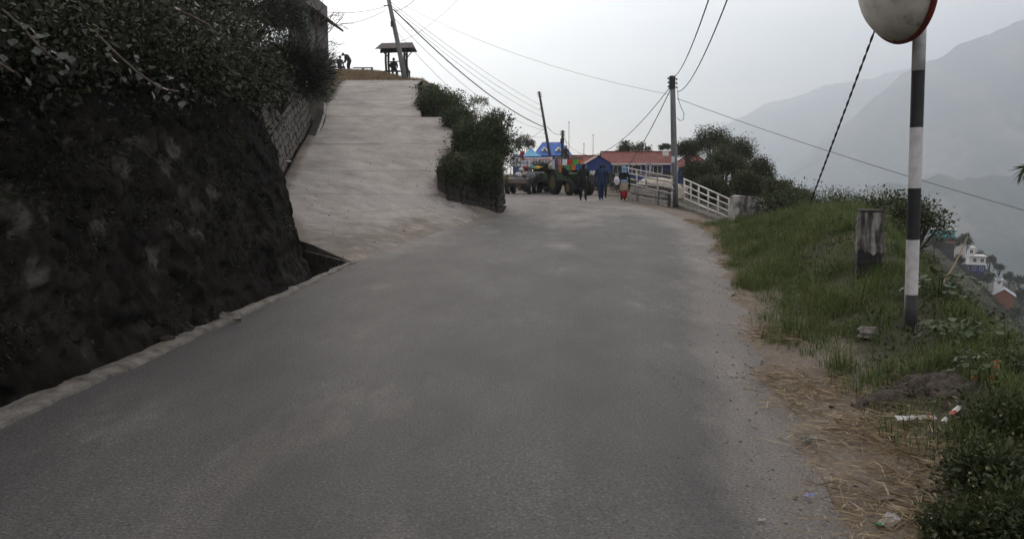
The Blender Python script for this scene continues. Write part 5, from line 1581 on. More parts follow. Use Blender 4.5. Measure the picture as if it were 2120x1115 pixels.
# tent, banner stall and block wall
p = pix(1099, 345, 63)
tn = thing('blue_tent', 'light blue pyramid canopy tent behind the white banner', 'tent', (p.x, p.y, 0))
M_tent = flat('tent_cloth', (.16, .42, .62), .6, .1, 3)
prof = [(1.15, 2.22), (1.13, 2.42), (.8, 2.55), (.45, 2.74), (.2, 2.93), (.06, 3.05)]
m = MB().lathe([(r, z) for r, z in prof], 4, Matrix.Rotation(math.pi / 4, 4, 'Z')); m.build('canopy', M_tent, tn, world=False)
MB().lathe([(.1, 2.98), (.16, 3.08), (.05, 3.22)], 8).build('peak', M_plaster, tn, world=False)
for sx in (-.78, .78):
    for sy in (-.78, .78): MB().tube([(sx, sy, 0), (sx, sy, 2.3)], .025, 6).build('leg', M_wire, tn, world=False)
p = pix(1100, 345, 60)
bn = thing('banner_stall', 'market stall with a long white printed banner across its front', 'stall', (p.x, p.y, 0))
bw = 84 / px(60)
m = MB(); nb = 20
for k in range(nb + 1):
    x = -bw / 2 + bw * k / nb
    m.v += [Vector((x, -.9 + .03 * math.sin(k * 1.3), 1.6 + .03 * math.sin(k * .5))), Vector((x, -.9 + .02 * math.sin(k * .9 + 1), 2.28 + .03 * math.sin(k * .4)))]
    if k: e = len(m.v) - 4; m.f.append((e, e + 2, e + 3, e + 1))
bo = m.build('banner', C_white, bn, world=False)
for row, z, c in ((0, 2.12, C_red), (1, 1.86, C_blue)):
    m = MB()
    for k in range(26):
        if random.random() < .2: continue
        x = -bw / 2 + .2 + (bw - .4) * k / 25
        m.box((x, -.945, z), (.05 + random.random() * .04, .006, .06 + random.random() * .05))
    m.build('lettering', c, bo, world=False)
MB().box((bw / 2 - .18, -.945, 1.85), (.16, .008, .26)).build('printed_emblem', C_grey, bo, world=False)
for x in (-bw / 2, bw / 2):
    for y in (-.86, .8): MB().tube([(x, y, 0), (x, y, 2.3)], .03, 6).build('post', M_dwood, bn, world=False)
MB().box((0, 0, 2.32), (bw + .1, 1.8, .04)).build('roof_sheet', M_blueroof, bn, world=False)
MB().box((0, -.5, .8), (bw * .95, .6, .06)).build('counter', M_dwood, bn, world=False)
fp = pix(1077, 345, 57)
fg = thing('flag_pole', 'thin pole with a small red flag before the banner stall', 'flag', (fp.x, fp.y, 0))
MB().tube([(0, 0, 0), (0, 0, 2.9)], .025, 6).build('pole', M_wood, fg, world=False)
MB().box((.14, 0, 2.45), (.26, .02, .5), (0, .3, 0)).build('flag', C_red, fg, world=False)
p = pix(1176, 345, 66)
bwl = thing('block_wall', 'grey cement block wall with a person sitting on top', 'wall', (p.x, p.y, 0))
for r_ in range(8):
    for k in range(5):
        MB().cbox((-.9 + .45 * k + (.1 if r_ % 2 else -.1), 0, .14 + .30 * r_), (.43, .25, .285), .015).build('block', M_tin if 0 else M_stone, bwl, world=False)
# white tank, timber frame, tarp heap near the railing
p = pix(1378, 317, 72); tk = thing('water_tank', 'white water tank standing on the red roof end', 'tank', (p.x, p.y, 2.55))
MB().lathe([(.26, 0), (.28, .05), (.28, .45), (.2, .55), (.08, .6)], 16).build('drum', M_plaster, tk, world=False)
MB().lathe([(.09, .6), (.09, .66)], 10).build('lid', M_dmetal, tk, world=False)
p = pix(1338, 372, 45)
tf = thing('timber_frame', 'rough timber frame of posts and braces behind the white railing', 'timber frame', (p.x, p.y, -.3))
for (x0, z0, x1, z1) in ((-.55, 0, -.55, 2.0), (0, 0, .0, 2.2), (.25, 0, .2, 2.15), (.8, 0, .55, 1.7), (1.35, 0, 1.75, 1.95), (1.5, 0, 1.4, 1.6)):
    MB().tube([(x0, 0, z0), (x1, random.uniform(-.2, .2), z1)], .055, 7).build('post', M_wpaint if x0 in (0, .25, 1.35) else M_dwood, tf, world=False)
MB().tube([(-.7, -.05, 1.5), (1.7, -.05, 1.35)], .05, 7).build('beam', M_wood, tf, world=False)
p = pix(1365, 368, 41)
th = thing('tarp_heap', 'pale tarpaulin covered heap behind the white railing', 'tarpaulin', (p.x, p.y, 0))
m = MB()
for i in range(21):
    for j in range(9):
        x, y = (i / 20 - .5) * 2.6, (j / 8 - .5) * 1.2
        e_ = max(0, 1 - (abs(x) / 1.3) ** 4) * max(0, 1 - (abs(y) / .6) ** 4)
        m.v.append(Vector((x, y, -.3 + 1.32 * e_ ** .5 * (1 - .06 * x) + float(fbm(x * 2, y * 3, 3, 171)) * .12)))
for i in range(20):
    for j in range(8): q = i * 9 + j; m.f.append((q, q + 9, q + 10, q + 1))
m.build('sheet', C_cream, th, world=False, smooth=False)

# house above the bank at the top left
p = pix(600, 110, 36)
uh = thing('hill_house', 'dark walled house with a jutting tin eave at the top of the left bank', 'house', (p.x, p.y, 6.0))
w0, w1 = pix(598, 100, 36), pix(638, 100, 36)
MB().box(((w0.x + w1.x) / 2, 38, 7.6), (w1.x - w0.x, 4, 3.4)).build('wall', M_tinbrown, uh)
e0, e1 = pix(540, 0, 35.3), pix(662, 24, 35.3)
corrugated((e1.x, 35.3, e1.z), (e1.x, 40.2, e1.z), (w0.x, 40.2, e1.z + 1.0), (w0.x, 35.3, e1.z + 1.0), .2, .02, .07).build('roof', M_tinbrown, uh)
corrugated((2 * w0.x - e1.x, 40.2, e1.z), (2 * w0.x - e1.x, 35.3, e1.z), (w0.x, 35.3, e1.z + 1.0), (w0.x, 40.2, e1.z + 1.0), .2, .02, .07).build('roof', M_tinbrown, uh)
wo = MB().box(tuple(pix(631, 48, 35.93)), (.26, .06, .95)).build('window', M_trim, uh)
MB().box(tuple(pix(631, 48, 35.88)), (.2, .04, .85)).build('pane', M_paleblue, wo)
MB().tube([(e1.x - .25, 35.6, 6), (e1.x - .25, 35.6, e1.z + .1)], .05, 7).build('post', M_dwood, uh)

# ------------------------------------------------------------ hilltop shelter and benches
YS = 55.0
sb = pix(822, 163, YS); hb = float(H(sb.x, sb.y)); sb.z = hb
k_ = 1 / px(YS)
sh = thing('shelter', 'small open timber shelter with a low pitched thatched roof on the hilltop', 'shelter', tuple(sb))
ez = pix(822, 105, YS).z - hb; rz_ = pix(822, 90, YS).z - hb
Lr = 2.55
for s in (-1, 1):
    a, b, c, d = (-Lr / 2, -.95 * s, ez), (Lr / 2, -.95 * s, ez + .06), (Lr / 2 - .2, 0, rz_ + .06), (-Lr / 2 + .25, 0, rz_)
    corrugated(*((a, b, c, d) if s > 0 else (b, a, d, c)), .13, .025, .05).build('roof', M_tinbrown, sh, world=False)
for sx in (-.62, .62):
    for sy in (-.6, .6):
        MB().tube([(sx + .02, sy, -.15), (sx - .03, sy, ez * .6), (sx, sy, ez + .12)], .075, 8).build('post', M_dwood, sh, world=False)
        MB().tube([(sx, sy, ez - .4), (sx + (.35 if sx > 0 else -.3), sy, ez + .02)], .035, 6).build('brace', M_dwood, sh, world=False)
    MB().tube([(sx, -.6, ez), (sx, .6, ez)], .045, 6).build('beam', M_dwood, sh, world=False)
for sy in (-.6, .6): MB().tube([(-.9, sy, ez + .02), (.95, sy, ez + .04)], .045, 6).build('beam', M_dwood, sh, world=False)
MB().tube([(-.62, .6, 1.15), (.62, .6, 1.2)], .035, 6).build('rail', M_dwood, sh, world=False)
bo_ = thing('shelter_bench', 'dark plank bench inside the hilltop shelter', 'bench', (sb.x, sb.y, hb))
MB().cbox((0, .15, .47), (1.7, .34, .07), .01).build('seat', M_dwood, bo_, world=False)
for sx in (-.75, .0, .6):
    MB().box((sx, .15, .21), (.09, .3, .45)).build('leg', M_dwood, bo_, world=False)
tb_ = thing('side_bench', 'low dark bench jutting out left of the hilltop shelter', 'bench', (sb.x - 1.1, sb.y, hb))
MB().cbox((0, 0, .42), (.6, .35, .07), .01).build('seat', M_dwood, tb_, world=False)
for sx in (-.2, .2): MB().box((sx, 0, .2), (.09, .3, .42)).build('leg', M_dwood, tb_, world=False)
p = pix(752, 152, 54); hb2 = float(H(p.x, p.y))
hb_ = thing('plank_bench', 'thin plank bench alone on the hilltop skyline left of the shelter', 'bench', (p.x, p.y, hb2))
MB().cbox((0, 0, .34), (1.3, .28, .045), .01).build('seat', M_wood, hb_, world=False)
for sx in (0.0, .58): MB().box((sx, 0, .16), (.1, .2, .34)).build('leg', M_dwood, hb_, world=False)

# ------------------------------------------------------------ people
JT = dict(pelvis=(0, 0, .93), waist=(0, 0, 1.08), chest=(0, .01, 1.28), neck=(0, .01, 1.45), head=(0, -.01, 1.54),
          shL=(.17, .01, 1.40), elL=(.23, .03, 1.13), wrL=(.22, -.06, .89), shR=(-.17, .01, 1.40), elR=(-.23, .03, 1.13), wrR=(-.22, -.06, .89),
          hipL=(.09, 0, .88), knL=(.10, -.02, .49), anL=(.10, .02, .09), toL=(.11, -.13, .035), hipR=(-.09, 0, .88), knR=(-.10, -.02, .49), anR=(-.10, .02, .09), toR=(-.11, -.13, .035))
BONES = [('pelvis', 'waist', 0), ('waist', 'chest', 0), ('chest', 'neck', 0), ('neck', 'head', 3), ('chest', 'shL', 0), ('shL', 'elL', 0), ('elL', 'wrL', 0), ('chest', 'shR', 0), ('shR', 'elR', 0), ('elR', 'wrR', 0),
         ('pelvis', 'hipL', 1), ('hipL', 'knL', 1), ('knL', 'anL', 1), ('anL', 'toL', 2), ('pelvis', 'hipR', 1), ('hipR', 'knR', 1), ('knR', 'anR', 1), ('anR', 'toR', 2)]
RAD = dict(pelvis=.145, waist=.135, chest=.16, neck=.058, head=.06, sh=.078, el=.056, wr=.036, hip=.105, kn=.072, an=.05, to=.042)
def seg_dist(p, a, b):
    ab = b - a; t = max(0, min(1, (p - a).dot(ab) / max(ab.length_squared, 1e-9)))
    return (p - a - ab * t).length
def person(label, loc, rotz, height, jacket, trousers, shoes, pose=None, hair=True, bulk=1.0, group=None):
    J = {k: Vector(v) for k, v in {**JT, **(pose or {})}.items()}
    bm = bmesh.new(); lay = bm.verts.layers.skin.verify(); vv = {}
    for k, c in J.items():
        v = bm.verts.new(c); r = RAD.get(k, RAD.get(k[:-1], .05)) * (bulk if k not in ('neck', 'head') and k[:2] not in ('wr', 'to', 'an') else 1)
        v[lay].radius = (r, r * (.72 if k in ('chest', 'waist', 'pelvis') else 1)); v[lay].use_root = (k == 'pelvis'); vv[k] = v
    for a, b, _ in BONES: bm.edges.new((vv[a], vv[b]))
    me = bpy.data.meshes.new('skel'); bm.to_mesh(me); bm.free()
    tmp = bpy.data.objects.new('skel', me); COL.objects.link(tmp)
    sk = tmp.modifiers.new('s', 'SKIN'); sk.use_smooth_shade = True
    sd = tmp.modifiers.new('d', 'SUBSURF'); sd.levels = sd.render_levels = 1
    dg = bpy.context.evaluated_depsgraph_get()
    body = bpy.data.meshes.new_from_object(tmp.evaluated_get(dg))
    bpy.data.objects.remove(tmp)
    mats = [jacket, trousers, shoes, M_skin, M_hair]
    bm = bmesh.new(); bm.from_mesh(body)
    for f in bm.faces:
        c = f.calc_center_median()
        f.material_index = min(BONES, key=lambda b: seg_dist(c, J[b[0]], J[b[1]]) / (1.5 if b[0] in ('pelvis', 'waist', 'chest') else 1))[2]
        f.smooth = True
    # head with face, and hands with fingers, on the same mesh
    m = MB()
    hd = J['head'] + (J['head'] - J['neck']).normalized() * .055
    m.ball(hd, (.076, .092, .112), 16, 12)
    nf_skin0 = len(m.f)
    m.add([hd + Vector(q) for q in ((-.016, -.084, -.02), (.016, -.084, -.02), (0, -.112, -.026), (0, -.088, .03))], [(0, 2, 1), (0, 3, 2), (1, 2, 3)])
    for s in (-1, 1): m.ball(hd + Vector((s * .076, .01, -.005)), (.014, .022, .032), 6, 4)
    m.add([hd + Vector(q) for q in ((-.028, -.086, -.056), (.028, -.086, -.056), (.022, -.090, -.068), (-.022, -.090, -.068))], [(0, 1, 2, 3)])
    for s in 'LR':
        w, e = J['wr' + s], J['el' + s]
        d = (w - e).normalized(); sd_ = Vector((1, 0, 0)) if abs(d.x) < .8 else Vector((0, 1, 0)); sd_ = (sd_ - d * sd_.dot(d)).normalized(); up_ = d.cross(sd_)
        m.tube([w - d * .02, w + d * .04, w + d * .085], [.030, .038, .036], 8)
        for q, ln in enumerate((.062, .074, .07, .055)):
            b0 = w + d * .08 + up_ * (-.027 + .018 * q); m.tube([b0, b0 + d * ln * .55 + sd_ * .006, b0 + d * ln + sd_ * .026], [.0095, .009, .007], 5)
        b0 = w + d * .03 + up_ * -.034; m.tube([b0, b0 + d * .03 - up_ * .022, b0 + d * .062 - up_ * .026 + sd_ * .012], [.011, .010, .008], 5)
    ev = MB()
    for s in (-1, 1): ev.ball(hd + Vector((s * .032, -.083, .008)), (.013, .008, .008), 6, 4)
    for part_, idx in ((m, 3), (ev, 4)):
        vs_ = [bm.verts.new(p) for p in part_.v]
        for f in part_.f:
            try:
                nf = bm.faces.new([vs_[i] for i in f]); nf.material_index = idx; nf.smooth = True
            except ValueError: pass
    s_ = height / 1.70
    bmesh.ops.scale(bm, vec=(s_, s_, s_), verts=bm.verts)
    bm.to_mesh(body); bm.free()
    body.materials.clear()
    for q in mats: body.materials.append(q)
    body.name = 'body'
    root = thing('person', label, 'person', loc, rotz, group)
    link_mesh('body', body, None, root)
    if hair:
        h = MB(); h.ball((hd + Vector((0, .014, .022))) * s_, (.084 * s_, .094 * s_, .108 * s_), 14, 10, (0, 0, 0), .02)
        h.v = [p if p.y > (hd.y - .05) * s_ or p.z > (hd.z + .06) * s_ else Vector((p.x, (hd.y - .05) * s_, max(p.z, (hd.z + .055) * s_))) for p in h.v]
        h.build('hair', M_hair if hair is True else hair, root, world=False, smooth=True)
    return root, s_
K_black, K_navy, K_blue, K_jean, K_shoe, K_red, K_beige, K_lblue, K_mar, K_khaki, K_dgrey = [cloth('wear_' + a, b) for a, b in (('black', (.012, .014, .012)), ('navy', (.014, .018, .034)), ('blue', (.018, .034, .09)), ('jean', (.018, .026, .058)), ('shoe', (.012, .012, .012)),
    ('red', (.36, .02, .025)), ('beige', (.33, .27, .21)), ('lblue', (.17, .27, .42)), ('maroon', (.13, .04, .06)), ('khaki', (.24, .21, .16)), ('dgrey', (.025, .025, .03)))]
WALK1 = dict(knL=(.10, -.12, .50), anL=(.10, -.10, .10), toL=(.11, -.26, .05), knR=(-.09, .02, .49), anR=(-.09, .14, .11), toR=(-.10, .0, .04), elL=(.24, .08, 1.13), wrL=(.25, .05, .89), elR=(-.24, -.02, 1.13), wrR=(-.24, -.13, .91))
WALK2 = dict(knR=(-.09, -.12, .50), anR=(-.06, -.12, .10), toR=(-.06, -.27, .05), knL=(.10, .02, .49), anL=(.11, .15, .12), toL=(.12, .02, .045), elR=(-.25, .07, 1.13), wrR=(-.27, .04, .89), elL=(.24, -.01, 1.13), wrL=(.25, -.12, .91))
SIT = dict(pelvis=(0, 0, .53), waist=(0, -.01, .68), chest=(0, .0, .88), neck=(0, -.02, 1.06), head=(0, -.05, 1.15), shL=(.17, .0, 1.0), shR=(-.17, .0, 1.0), elL=(.24, -.05, .76), elR=(-.24, -.05, .76), wrL=(.15, -.25, .66), wrR=(-.15, -.25, .66),
           hipL=(.10, -.03, .52), hipR=(-.10, -.03, .52), knL=(.13, -.42, .52), knR=(-.13, -.42, .52), anL=(.13, -.38, .10), anR=(-.13, -.40, .10), toL=(.14, -.52, .04), toR=(-.14, -.54, .04))
def gpt(u, v, Y):
    p = pix(u, v, Y); return (p.x, p.y, 0.012)
person('person in black jacket and dark trousers walking, leftmost of the walkers', gpt(1207, 416, 37.4), R(6), 1.72, K_black, K_navy, K_shoe, WALK1, True, 1.16)
person('person in blue jacket and jeans walking between the other two', gpt(1243, 415, 38.0), R(4), 1.74, K_blue, K_jean, K_shoe, WALK2, True, 1.12)
person('person in black almost hidden behind the walker in blue', gpt(1249, 411, 40.2), R(2), 1.68, K_dgrey, K_black, K_shoe, WALK1, True, 1.05)
w_, s_ = person('person in blue headscarf, black vest and red trousers carrying a white bag', gpt(1291, 416, 37.5), R(176), 1.60, K_black, K_red, K_shoe, WALK2, False, 1.05)
MB().lathe([(.15, .82), (.17, .86), (.165, .92), (.15, .97), (.14, .98)], 18, jit=.05).build('shirt_hem', K_lblue, w_, world=False, smooth=True)
MB().lathe([(.185, .46), (.20, .52), (.195, .68), (.18, .80), (.155, .88), (.14, .89)], 20, jit=.05).build('wrap_skirt', K_beige, w_, world=False, smooth=True)
MB().lathe([(.09, .10), (.135, .14), (.16, .28), (.165, .42), (.15, .52), (.11, .55)], 18, jit=.06).build('baggy_trousers', K_red, w_, world=False, smooth=True)
hc = Vector((0, -.01, 1.56 * s_ / 1.0))
m = MB(); m.ball((0, .005, 1.50), (.105, .12, .145), 16, 12, (0, 0, 0), .03); m.lathe([(.16, 1.30), (.15, 1.36), (.10, 1.43), (.09, 1.48)], 14, jit=.06)
m.build('headscarf', K_lblue, w_, world=False, smooth=True)
pw = pix(1277, 372, 37.4)
bg = thing('carrier_bag', 'bulging white plastic carrier bag held by the person in the headscarf', 'bag', (pw.x, pw.y, pw.z - .25))
m = MB(); m.ball((0, 0, .2), (.13, .09, .2), 12, 8, (0, 0, .2), .16); m.tube([(-.06, 0, .40), (-.03, 0, .50), (.04, 0, .50), (.06, 0, .40)], .012, 5); m.build('sack', C_white, bg, world=False)
# people on the hilltop
hpx = pix(815, 160, YS)
person('person in dark jacket seated on the shelter bench, seen from behind', (hpx.x, sb.y + .1, hb + .02), R(180), 1.72, K_navy, K_khaki, K_shoe, SIT, True, 1.2)
hpx = pix(836, 160, YS)
person('person in dark clothes seated in the shelter beside the right post', (hpx.x, sb.y + .25, hb + .02), R(150), 1.66, K_dgrey, K_black, K_shoe, SIT, True, 1.1)
BEND = dict(pelvis=(0, .12, .84), waist=(0, .02, .96), chest=(0, -.14, 1.10), neck=(0, -.28, 1.18), head=(0, -.36, 1.20), shL=(.17, -.17, 1.14), shR=(-.17, -.17, 1.14), elL=(.26, -.14, .90), elR=(-.26, -.14, .90), wrL=(.18, -.26, .72), wrR=(-.18, -.26, .72), hipL=(.09, .10, .80), hipR=(-.09, .10, .80), knL=(.12, -.02, .46), knR=(-.12, -.02, .46))
hpx = pix(722, 152, 53)
person('hooded person in black bending forward on the hilltop beside the dark bush', (hpx.x, 53, float(H(hpx.x, 53))), R(-60), 1.5, K_dgrey, K_black, K_shoe, BEND, K_dgrey, 1.35)
hpx = pix(704, 152, 53.5)
person('person sitting low at the edge of the dark bush on the hilltop', (hpx.x, 53.5, float(H(hpx.x, 53.5)) - .15), R(40), 1.6, K_dgrey, K_maroon if 0 else K_mar, K_shoe, SIT, True, 1.1)
hpx = pix(1171, 322, 66)
person('small distant person with a white cap sitting on the block wall', (hpx.x, 66.0, 2.5 - .48), 0.2, 1.68, K_dgrey, K_navy, K_shoe, SIT, C_white, 1.1)

# ------------------------------------------------------------ tractors, trailer and cart
def wheel(root, c, r, w, rim_mat, lugs=14):
    M = Matrix.Translation(c) @ Matrix.Rotation(math.pi / 2, 4, 'X')
    t = MB(); t.lathe([(r * .58, -w / 2), (r * .9, -w / 2), (r * .98, -w * .38), (r, 0), (r * .98, w * .38), (r * .9, w / 2), (r * .58, w / 2)], 28, M)
    t.f = [f for f in t.f if len(f) == 4]
    for k in range(lugs):
        a = 2 * math.pi * k / lugs
        t.box((c[0] + r * math.cos(a), c[1], c[2] + r * math.sin(a)), (.05, w * .8, .07), (0, -a, .3))
    to = t.build('tyre', M_rubber, root, world=False)
    MB().lathe([(r * .58, -w * .42), (r * .5, -w * .2), (r * .15, -w * .25), (r * .15, w * .25), (r * .5, w * .2), (r * .58, w * .42)], 24, M).build('rim', rim_mat, to, world=False)
    MB().lathe([(r * .16, -w * .36), (r * .16, w * .36)], 12, M).build('hub', M_dmetal, to, world=False)
def tractor(label, loc, rotz, paint, rim, canopy):
    root = thing('tractor', label, 'tractor', loc, rotz)
    for s in (-1, 1):
        wheel(root, (0, s * .72, .70), .70, .36, rim, 18)
        wheel(root, (1.75, s * .62, .44), .44, .24, rim, 14)
        f = MB()
        for k in range(9):
            a0 = R(10 + 18 * k); f.v += [Vector((math.cos(a0) * .78, s * .52, .7 + math.sin(a0) * .78)), Vector((math.cos(a0) * .78, s * .92, .7 + math.sin(a0) * .78))]
            if k: e_ = len(f.v) - 4; f.f.append((e_, e_ + 1, e_ + 3, e_ + 2))
        f.build('fender', paint, root, world=False)
        l_ = MB().lathe([(.0, -.03), (.07, -.02), (.085, .03), (.0, .04)], 12, Matrix.Translation((2.27, s * .16, 1.02)) @ Matrix.Rotation(math.pi / 2, 4, 'Y')); l_.build('headlight', M_lamp, root, world=False)
    MB().cbox((1.55, 0, 1.05), (1.4, .48, .44), .07).build('hood', paint, root, world=False)
    MB().cbox((2.26, 0, .92), (.06, .40, .5), .02).build('grille', M_dmetal, root, world=False)
    MB().cbox((1.0, 0, .68), (2.3, .34, .36), .04).build('chassis', M_dmetal, root, world=False)
    MB().tube([(1.75, -.6, .44), (1.75, .6, .44)], .06, 8).build('front_axle', M_dmetal, root, world=False)
    MB().tube([(0, -.7, .7), (0, .7, .7)], .11, 8).build('rear_axle', M_dmetal, root, world=False)
    MB().tube([(1.5, .16, 1.25), (1.5, .16, 1.75)], .03, 8).build('exhaust', M_dmetal, root, world=False)
    MB().cbox((.05, 0, 1.12), (.42, .46, .10), .03).build('seat', M_dmetal, root, world=False)
    MB().cbox((-.16, 0, 1.33), (.08, .44, .36), .03).build('backrest', M_dmetal, root, world=False)
    sw = MB(); sw.tube([(.72, 0, 1.2), (.5, 0, 1.45)], .02, 6)
    sw.tube([(.5 + .1 * math.sin(a), .17 * math.cos(a), 1.45 + .13 * math.sin(a)) for a in np.linspace(0, 6.28, 17)], .014, 5); sw.build('steering_wheel', M_dmetal, root, world=False)
    for x in (-.35, .7):
        for s in (-1, 1): MB().tube([(x, s * .5, .95), (x, s * .52, 1.98)], .022, 6).build('canopy_post', M_dmetal, root, world=False)
    if canopy:
        MB().cbox((.15, 0, 2.0), (1.5, 1.3, .05), .02).build('canopy', M_dmetal, root, world=False)
    return root
def dirz(dx, dy): return math.atan2(dy, dx)
hd_ = dirz(.36, -.93)
tp = pix(1172, 403, 46.8)
T1 = tractor('green tractor with yellow wheels hung with bright cloths, facing the road', (tp.x, tp.y, 0), hd_, M_green, M_yrim, True)
# bright cloths hanging round the canopy: each its own piece
hang = [(.93, -.55, C_white, .30, .34), (.93, -.22, C_red, .32, .30), (.93, .1, C_green, .34, .32), (.93, .42, C_orange, .26, .22), (.95, .0, C_orange, .30, .62), (.95, .3, C_blue, .34, .62), (.95, -.35, C_green, .2, .6)]
for k, (x, y, c, w, dz) in enumerate(hang):
    m = MB(); low = k >= 4
    zt = 2.02 if not low else 1.72
    for i in range(5):
        for j in range(4):
            m.v.append(Vector((x + .04 * math.sin(i * 1.7 + j) - .0, y + (i / 4 - .5) * w, zt - dz * (.5 if low else 1) * j / 3)))
    for i in range(4):
        for j in range(3): q = i * 4 + j; m.f.append((q, q + 4, q + 5, q + 1))
    m.build('hanging_cloth', c, T1, world=False)
for k, (x, c, dz) in enumerate([(.55, C_white, .3), (.1, C_blue, .55), (-.3, C_white, .6), (.35, C_red, .45), (.62, C_orange, .75)]):
    m = MB()
    for i in range(5):
        for j in range(4): m.v.append(Vector((x + (i / 4 - .5) * .34, -.68 - .03 * math.sin(i * 2 + j), 2.02 - dz * j / 3)))
    for i in range(4):
        for j in range(3): q = i * 4 + j; m.f.append((q, q + 4, q + 5, q + 1))
    m.build('hanging_cloth', c, T1, world=False)
def trailer(name, label, loc, rotz, L, W, zb, hs, r, paint, rim, axles):
    root = thing(name, label, 'trailer', loc, rotz)
    MB().cbox((0, 0, zb), (L, W, .1), .02).build('bed', M_dwood, root, world=False)
    for s in (-1, 1):
        for k in range(3): MB().cbox((0, s * W / 2, zb + .1 + hs / 3 * (k + .5)), (L, .04, hs / 3 - .02), .008).build('side_board', paint, root, world=False)
        MB().cbox((s * L / 2, 0, zb + .08 + hs / 2), (.04, W - .06, hs), .008).build('end_board', paint, root, world=False)
        MB().box((0, s * (W / 2 + .01), zb + .12 + hs), (L + .06, .07, .05)).build('top_rail', M_trim, root, world=False)
        for a in axles: wheel(root, (a, s * (W / 2 - .02 + .16), r), r, .22, rim, 12)
        for k in range(4): MB().box((-L / 2 + L * (k + .5) / 4, s * (W / 2 + .035), zb + .08 + hs / 2), (.05, .03, hs)).build('stake', M_dmetal, root, world=False)
    MB().tube([(L / 2, 0, zb - .05), (L / 2 + .7, 0, zb - .12)], .05, 6).build('drawbar', M_dmetal, root, world=False)
    return root
bk = Vector((math.cos(hd_), math.sin(hd_), 0))
tl = Vector((tp.x, tp.y, 0)) - bk * 2.9
trailer('farm_trailer', 'dark green farm trailer with pale top rails behind the green tractor', tuple(tl), hd_, 2.5, 1.45, .72, .42, .45, M_dgreen, M_dmetal, (-.35,))
# what lies on the trailer
gl = tl + Vector((-.1, 0, .8))
shrub('fodder_load', 'heap of green fodder loaded on the farm trailer', 'fodder', tuple(gl), (gl.x, gl.y, 1.45), (.75, .8, .38), 3500, .13, G_tree, M_twig, 18, .35, .25)
def sack(label, p, d, mat, seed, name='sack', cat='sack'):
    root = thing(name, label, cat, p, random.uniform(-.5, .5), 'loads on the cart and trailer')
    m = MB(); m.ball((0, 0, d[2] * .8), (d[0] * .9, d[1] * .9, d[2] * .8), 12, 8, (0, 0, 0), .13); m.build('bag', mat, root, world=False)
    MB().tube([(d[0] * .9, 0, d[2]), (d[0] * 1.15, 0, d[2] * 1.1), (d[0] * 1.3, 0, d[2] * 1.25)], [.05, .03, .06], 6).build('tied_neck', mat, root, world=False)
q = pix(1146, 345, 47.6); sack('large pale bundle on the trailer just left of the hanging cloths', (q.x, q.y, 1.35), (.36, .34, .33), C_cream, 1)
ct = pix(1080, 398, 47.8)
hd2 = dirz(-.25, -.97)
cart = trailer('luggage_cart', 'low pale slatted cart piled with bundles, leftmost of the vehicles', (ct.x, ct.y, 0), hd2, 2.0, 1.05, .58, .22, .30, M_wood, M_trim, (-.6, .75))
for lb, u, v, s3, mt_ in (('white sack at the front of the cart load', 1074, 360, (.28, .25, .18), C_white), ('cream sack at the right of the cart load', 1086, 358, (.24, .24, .17), C_cream), ('maroon bundle on top of the cart load', 1089, 347, (.26, .24, .15), C_maroon),
                    ('white bundle left of the maroon bundle on the cart', 1080, 350, (.2, .2, .15), C_white), ('teal cloth bundle on the cart load', 1100, 346, (.2, .22, .14), C_teal), ('yellow rolled sheet at the right end of the cart load', 1111, 346, (.26, .16, .12), C_yellow), ('dark bundle under the white sacks on the cart', 1076, 370, (.4, .35, .2), C_grey), ('blue grey bundle behind the cart sacks', 1098, 362, (.38, .34, .3), C_grey)):
    q = pix(u, v, 47.4); sack(lb, (q.x, q.y, max(.68, q.z - s3[2])), s3, mt_, 2)
t2 = pix(1112, 401, 51.5)
tractor('dark tractor standing behind the luggage cart', (t2.x, t2.y, 0), hd_, M_dmetal, M_dmetal, False)

# ------------------------------------------------------------ far houses and trees on the spur
def far_base(u, v, Y):
    p = pix(u, v, Y); return p
def slab_house(name, label, base, w, d, floors, fh, wall, roof, winmat, extra=None):
    root = thing(name, label, 'house', tuple(base), R(-18))
    for k in range(floors):
        MB().box((0, 0, fh * (k + .5)), (w, d, fh - .12)).build('wall', wall[k % len(wall)], root, world=False)
        MB().box((0, -.3, fh * (k + 1) - .02), (w + .8, d + 1.0, .16)).build('floor_slab', M_trim, root, world=False)
        nw = max(2, int(w / 2.2))
        for q in range(nw): window(root, (-w / 2 + w * (q + .5) / nw, -d / 2, fh * (k + .5)), 1.1, 1.3, 1, -1, M_trim, winmat, .12)
        window(root, (w / 2, 0, fh * (k + .5)), 1.2, 1.3, 0, 1, M_trim, winmat, .12)
    MB().box((0, 0, -4.0), (w, d, 7.8)).build('plinth', M_stone2, root, world=False)
    return root
b0 = far_base(1951, 490, 255)
h_ = slab_house('turquoise_house', 'flat roofed turquoise house on the far spur', b0, 6.2, 5, 1, 2.6, [M_turq], None, M_glass)
MB().box((0, 0, -1.5), (6.8, 5.6, .5)).build('red_plinth_band', M_brick, h_, world=False)
MB().lathe([(.5, 2.7), (.5, 3.6), (.2, 3.8)], 10).build('roof_tank', M_dmetal, h_, world=False)
b0 = far_base(2012, 562, 285)
h_ = slab_house('white_house', 'three storey white house with blue ground floor on the far spur', b0, 7.0, 6, 2, 3.0, [M_blue, M_plaster], None, M_glass)
MB().box((-1.6, 0, 7.4), (3.2, 5, 2.8)).build('top_room', M_plaster, h_, world=False)
window(h_, (-1.2, -2.5, 7.5), 1.2, 1.3, 1, -1, M_trim, M_glass, .12)
MB().box((-1.6, 0, 8.9), (3.8, 5.6, .2)).build('top_slab', M_trim, h_, world=False)
b0 = far_base(2077, 622, 290)
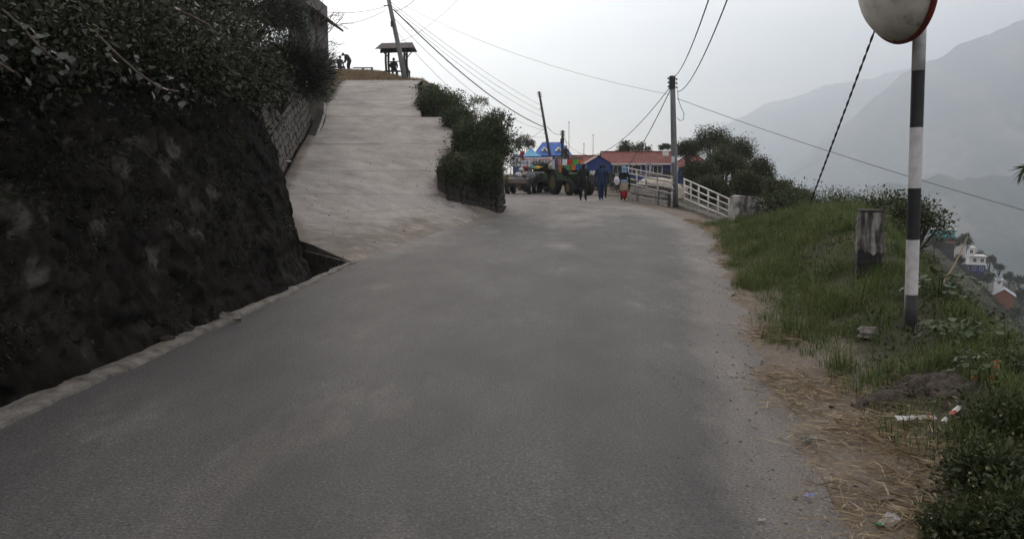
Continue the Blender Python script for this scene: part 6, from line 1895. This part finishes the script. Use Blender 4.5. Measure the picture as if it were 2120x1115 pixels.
h_ = gable_house('tin_roof_house', 'brick house with a pale tin gable roof, lowest on the far spur', tuple(b0), R(60), 7.5, 6.5, 2.6, 2.2, .6, M_brick, M_tin, -6, .5, [(0, 1.3, 1.2, 1.0, M_glass)])
b0 = far_base(1992, 520, 272)
gable_house('small_hut', 'small pale hut half hidden between the turquoise and the white house', tuple(b0), R(40), 4, 3.5, 2.2, 1.2, .4, M_plaster, M_tin, -4, .5, [(0, 1.2, .9, .9, M_glass)])
b0 = far_base(2058, 588, 300)
gable_house('small_hut', 'tiny tin roofed hut above the brick house', tuple(b0), R(20), 4.5, 3.5, 2.0, 1.1, .4, M_plaster, M_tin, -4, .5, [(0, 1.2, .9, .9, M_glass)])
for k, (u, v, Y, h, n, lb) in enumerate([(2001, 500, 270, 6.0, 1400, 'pointed tree above the white house'), (1975, 502, 262, 4.5, 1400, 'round tree below the turquoise house'), (2030, 532, 305, 5.0, 1500, 'dark tree right of the white house roof'), (2050, 540, 312, 5.5, 1500, 'dark tree second to the right of the white house'), (2068, 556, 316, 4.8, 1500, 'dark tree third to the right of the white house'),
        (2045, 575, 295, 6.0, 1500, 'dark tree right of the blue ground floor'), (2090, 575, 320, 5.0, 1300, 'tree on the spur skyline near the picture edge'), (2110, 582, 322, 5.5, 1300, 'last tree on the spur skyline at the picture edge'), (2065, 585, 300, 5.0, 1300, 'tree above the tin roofed house'), (1935, 505, 240, 5.0, 1400, 'dark tree under the left end of the turquoise house'),
        (2100, 650, 275, 6.0, 1500, 'dark tree right below the tin roofed house'), (2030, 650, 260, 5.0, 1500, 'dark tree left below the tin roofed house'), (1985, 540, 268, 4.0, 1200, 'small tree left of the white house'), (2115, 610, 300, 4.5, 1200, 'tree right of the tin roof')]):
    p = pix(u, v, Y); zb = min(float(H(p.x, p.y)), p.z - h * .45)
    shrub('spur_tree', 'distant ' + lb, 'tree', (p.x, p.y, zb), tuple(p), (h * .42, h * .42, h * .5), n, .55, G_tree, M_bark, 22, h * .16, .55, 'trees on the far spur', trunk=True, stem_r=.12)
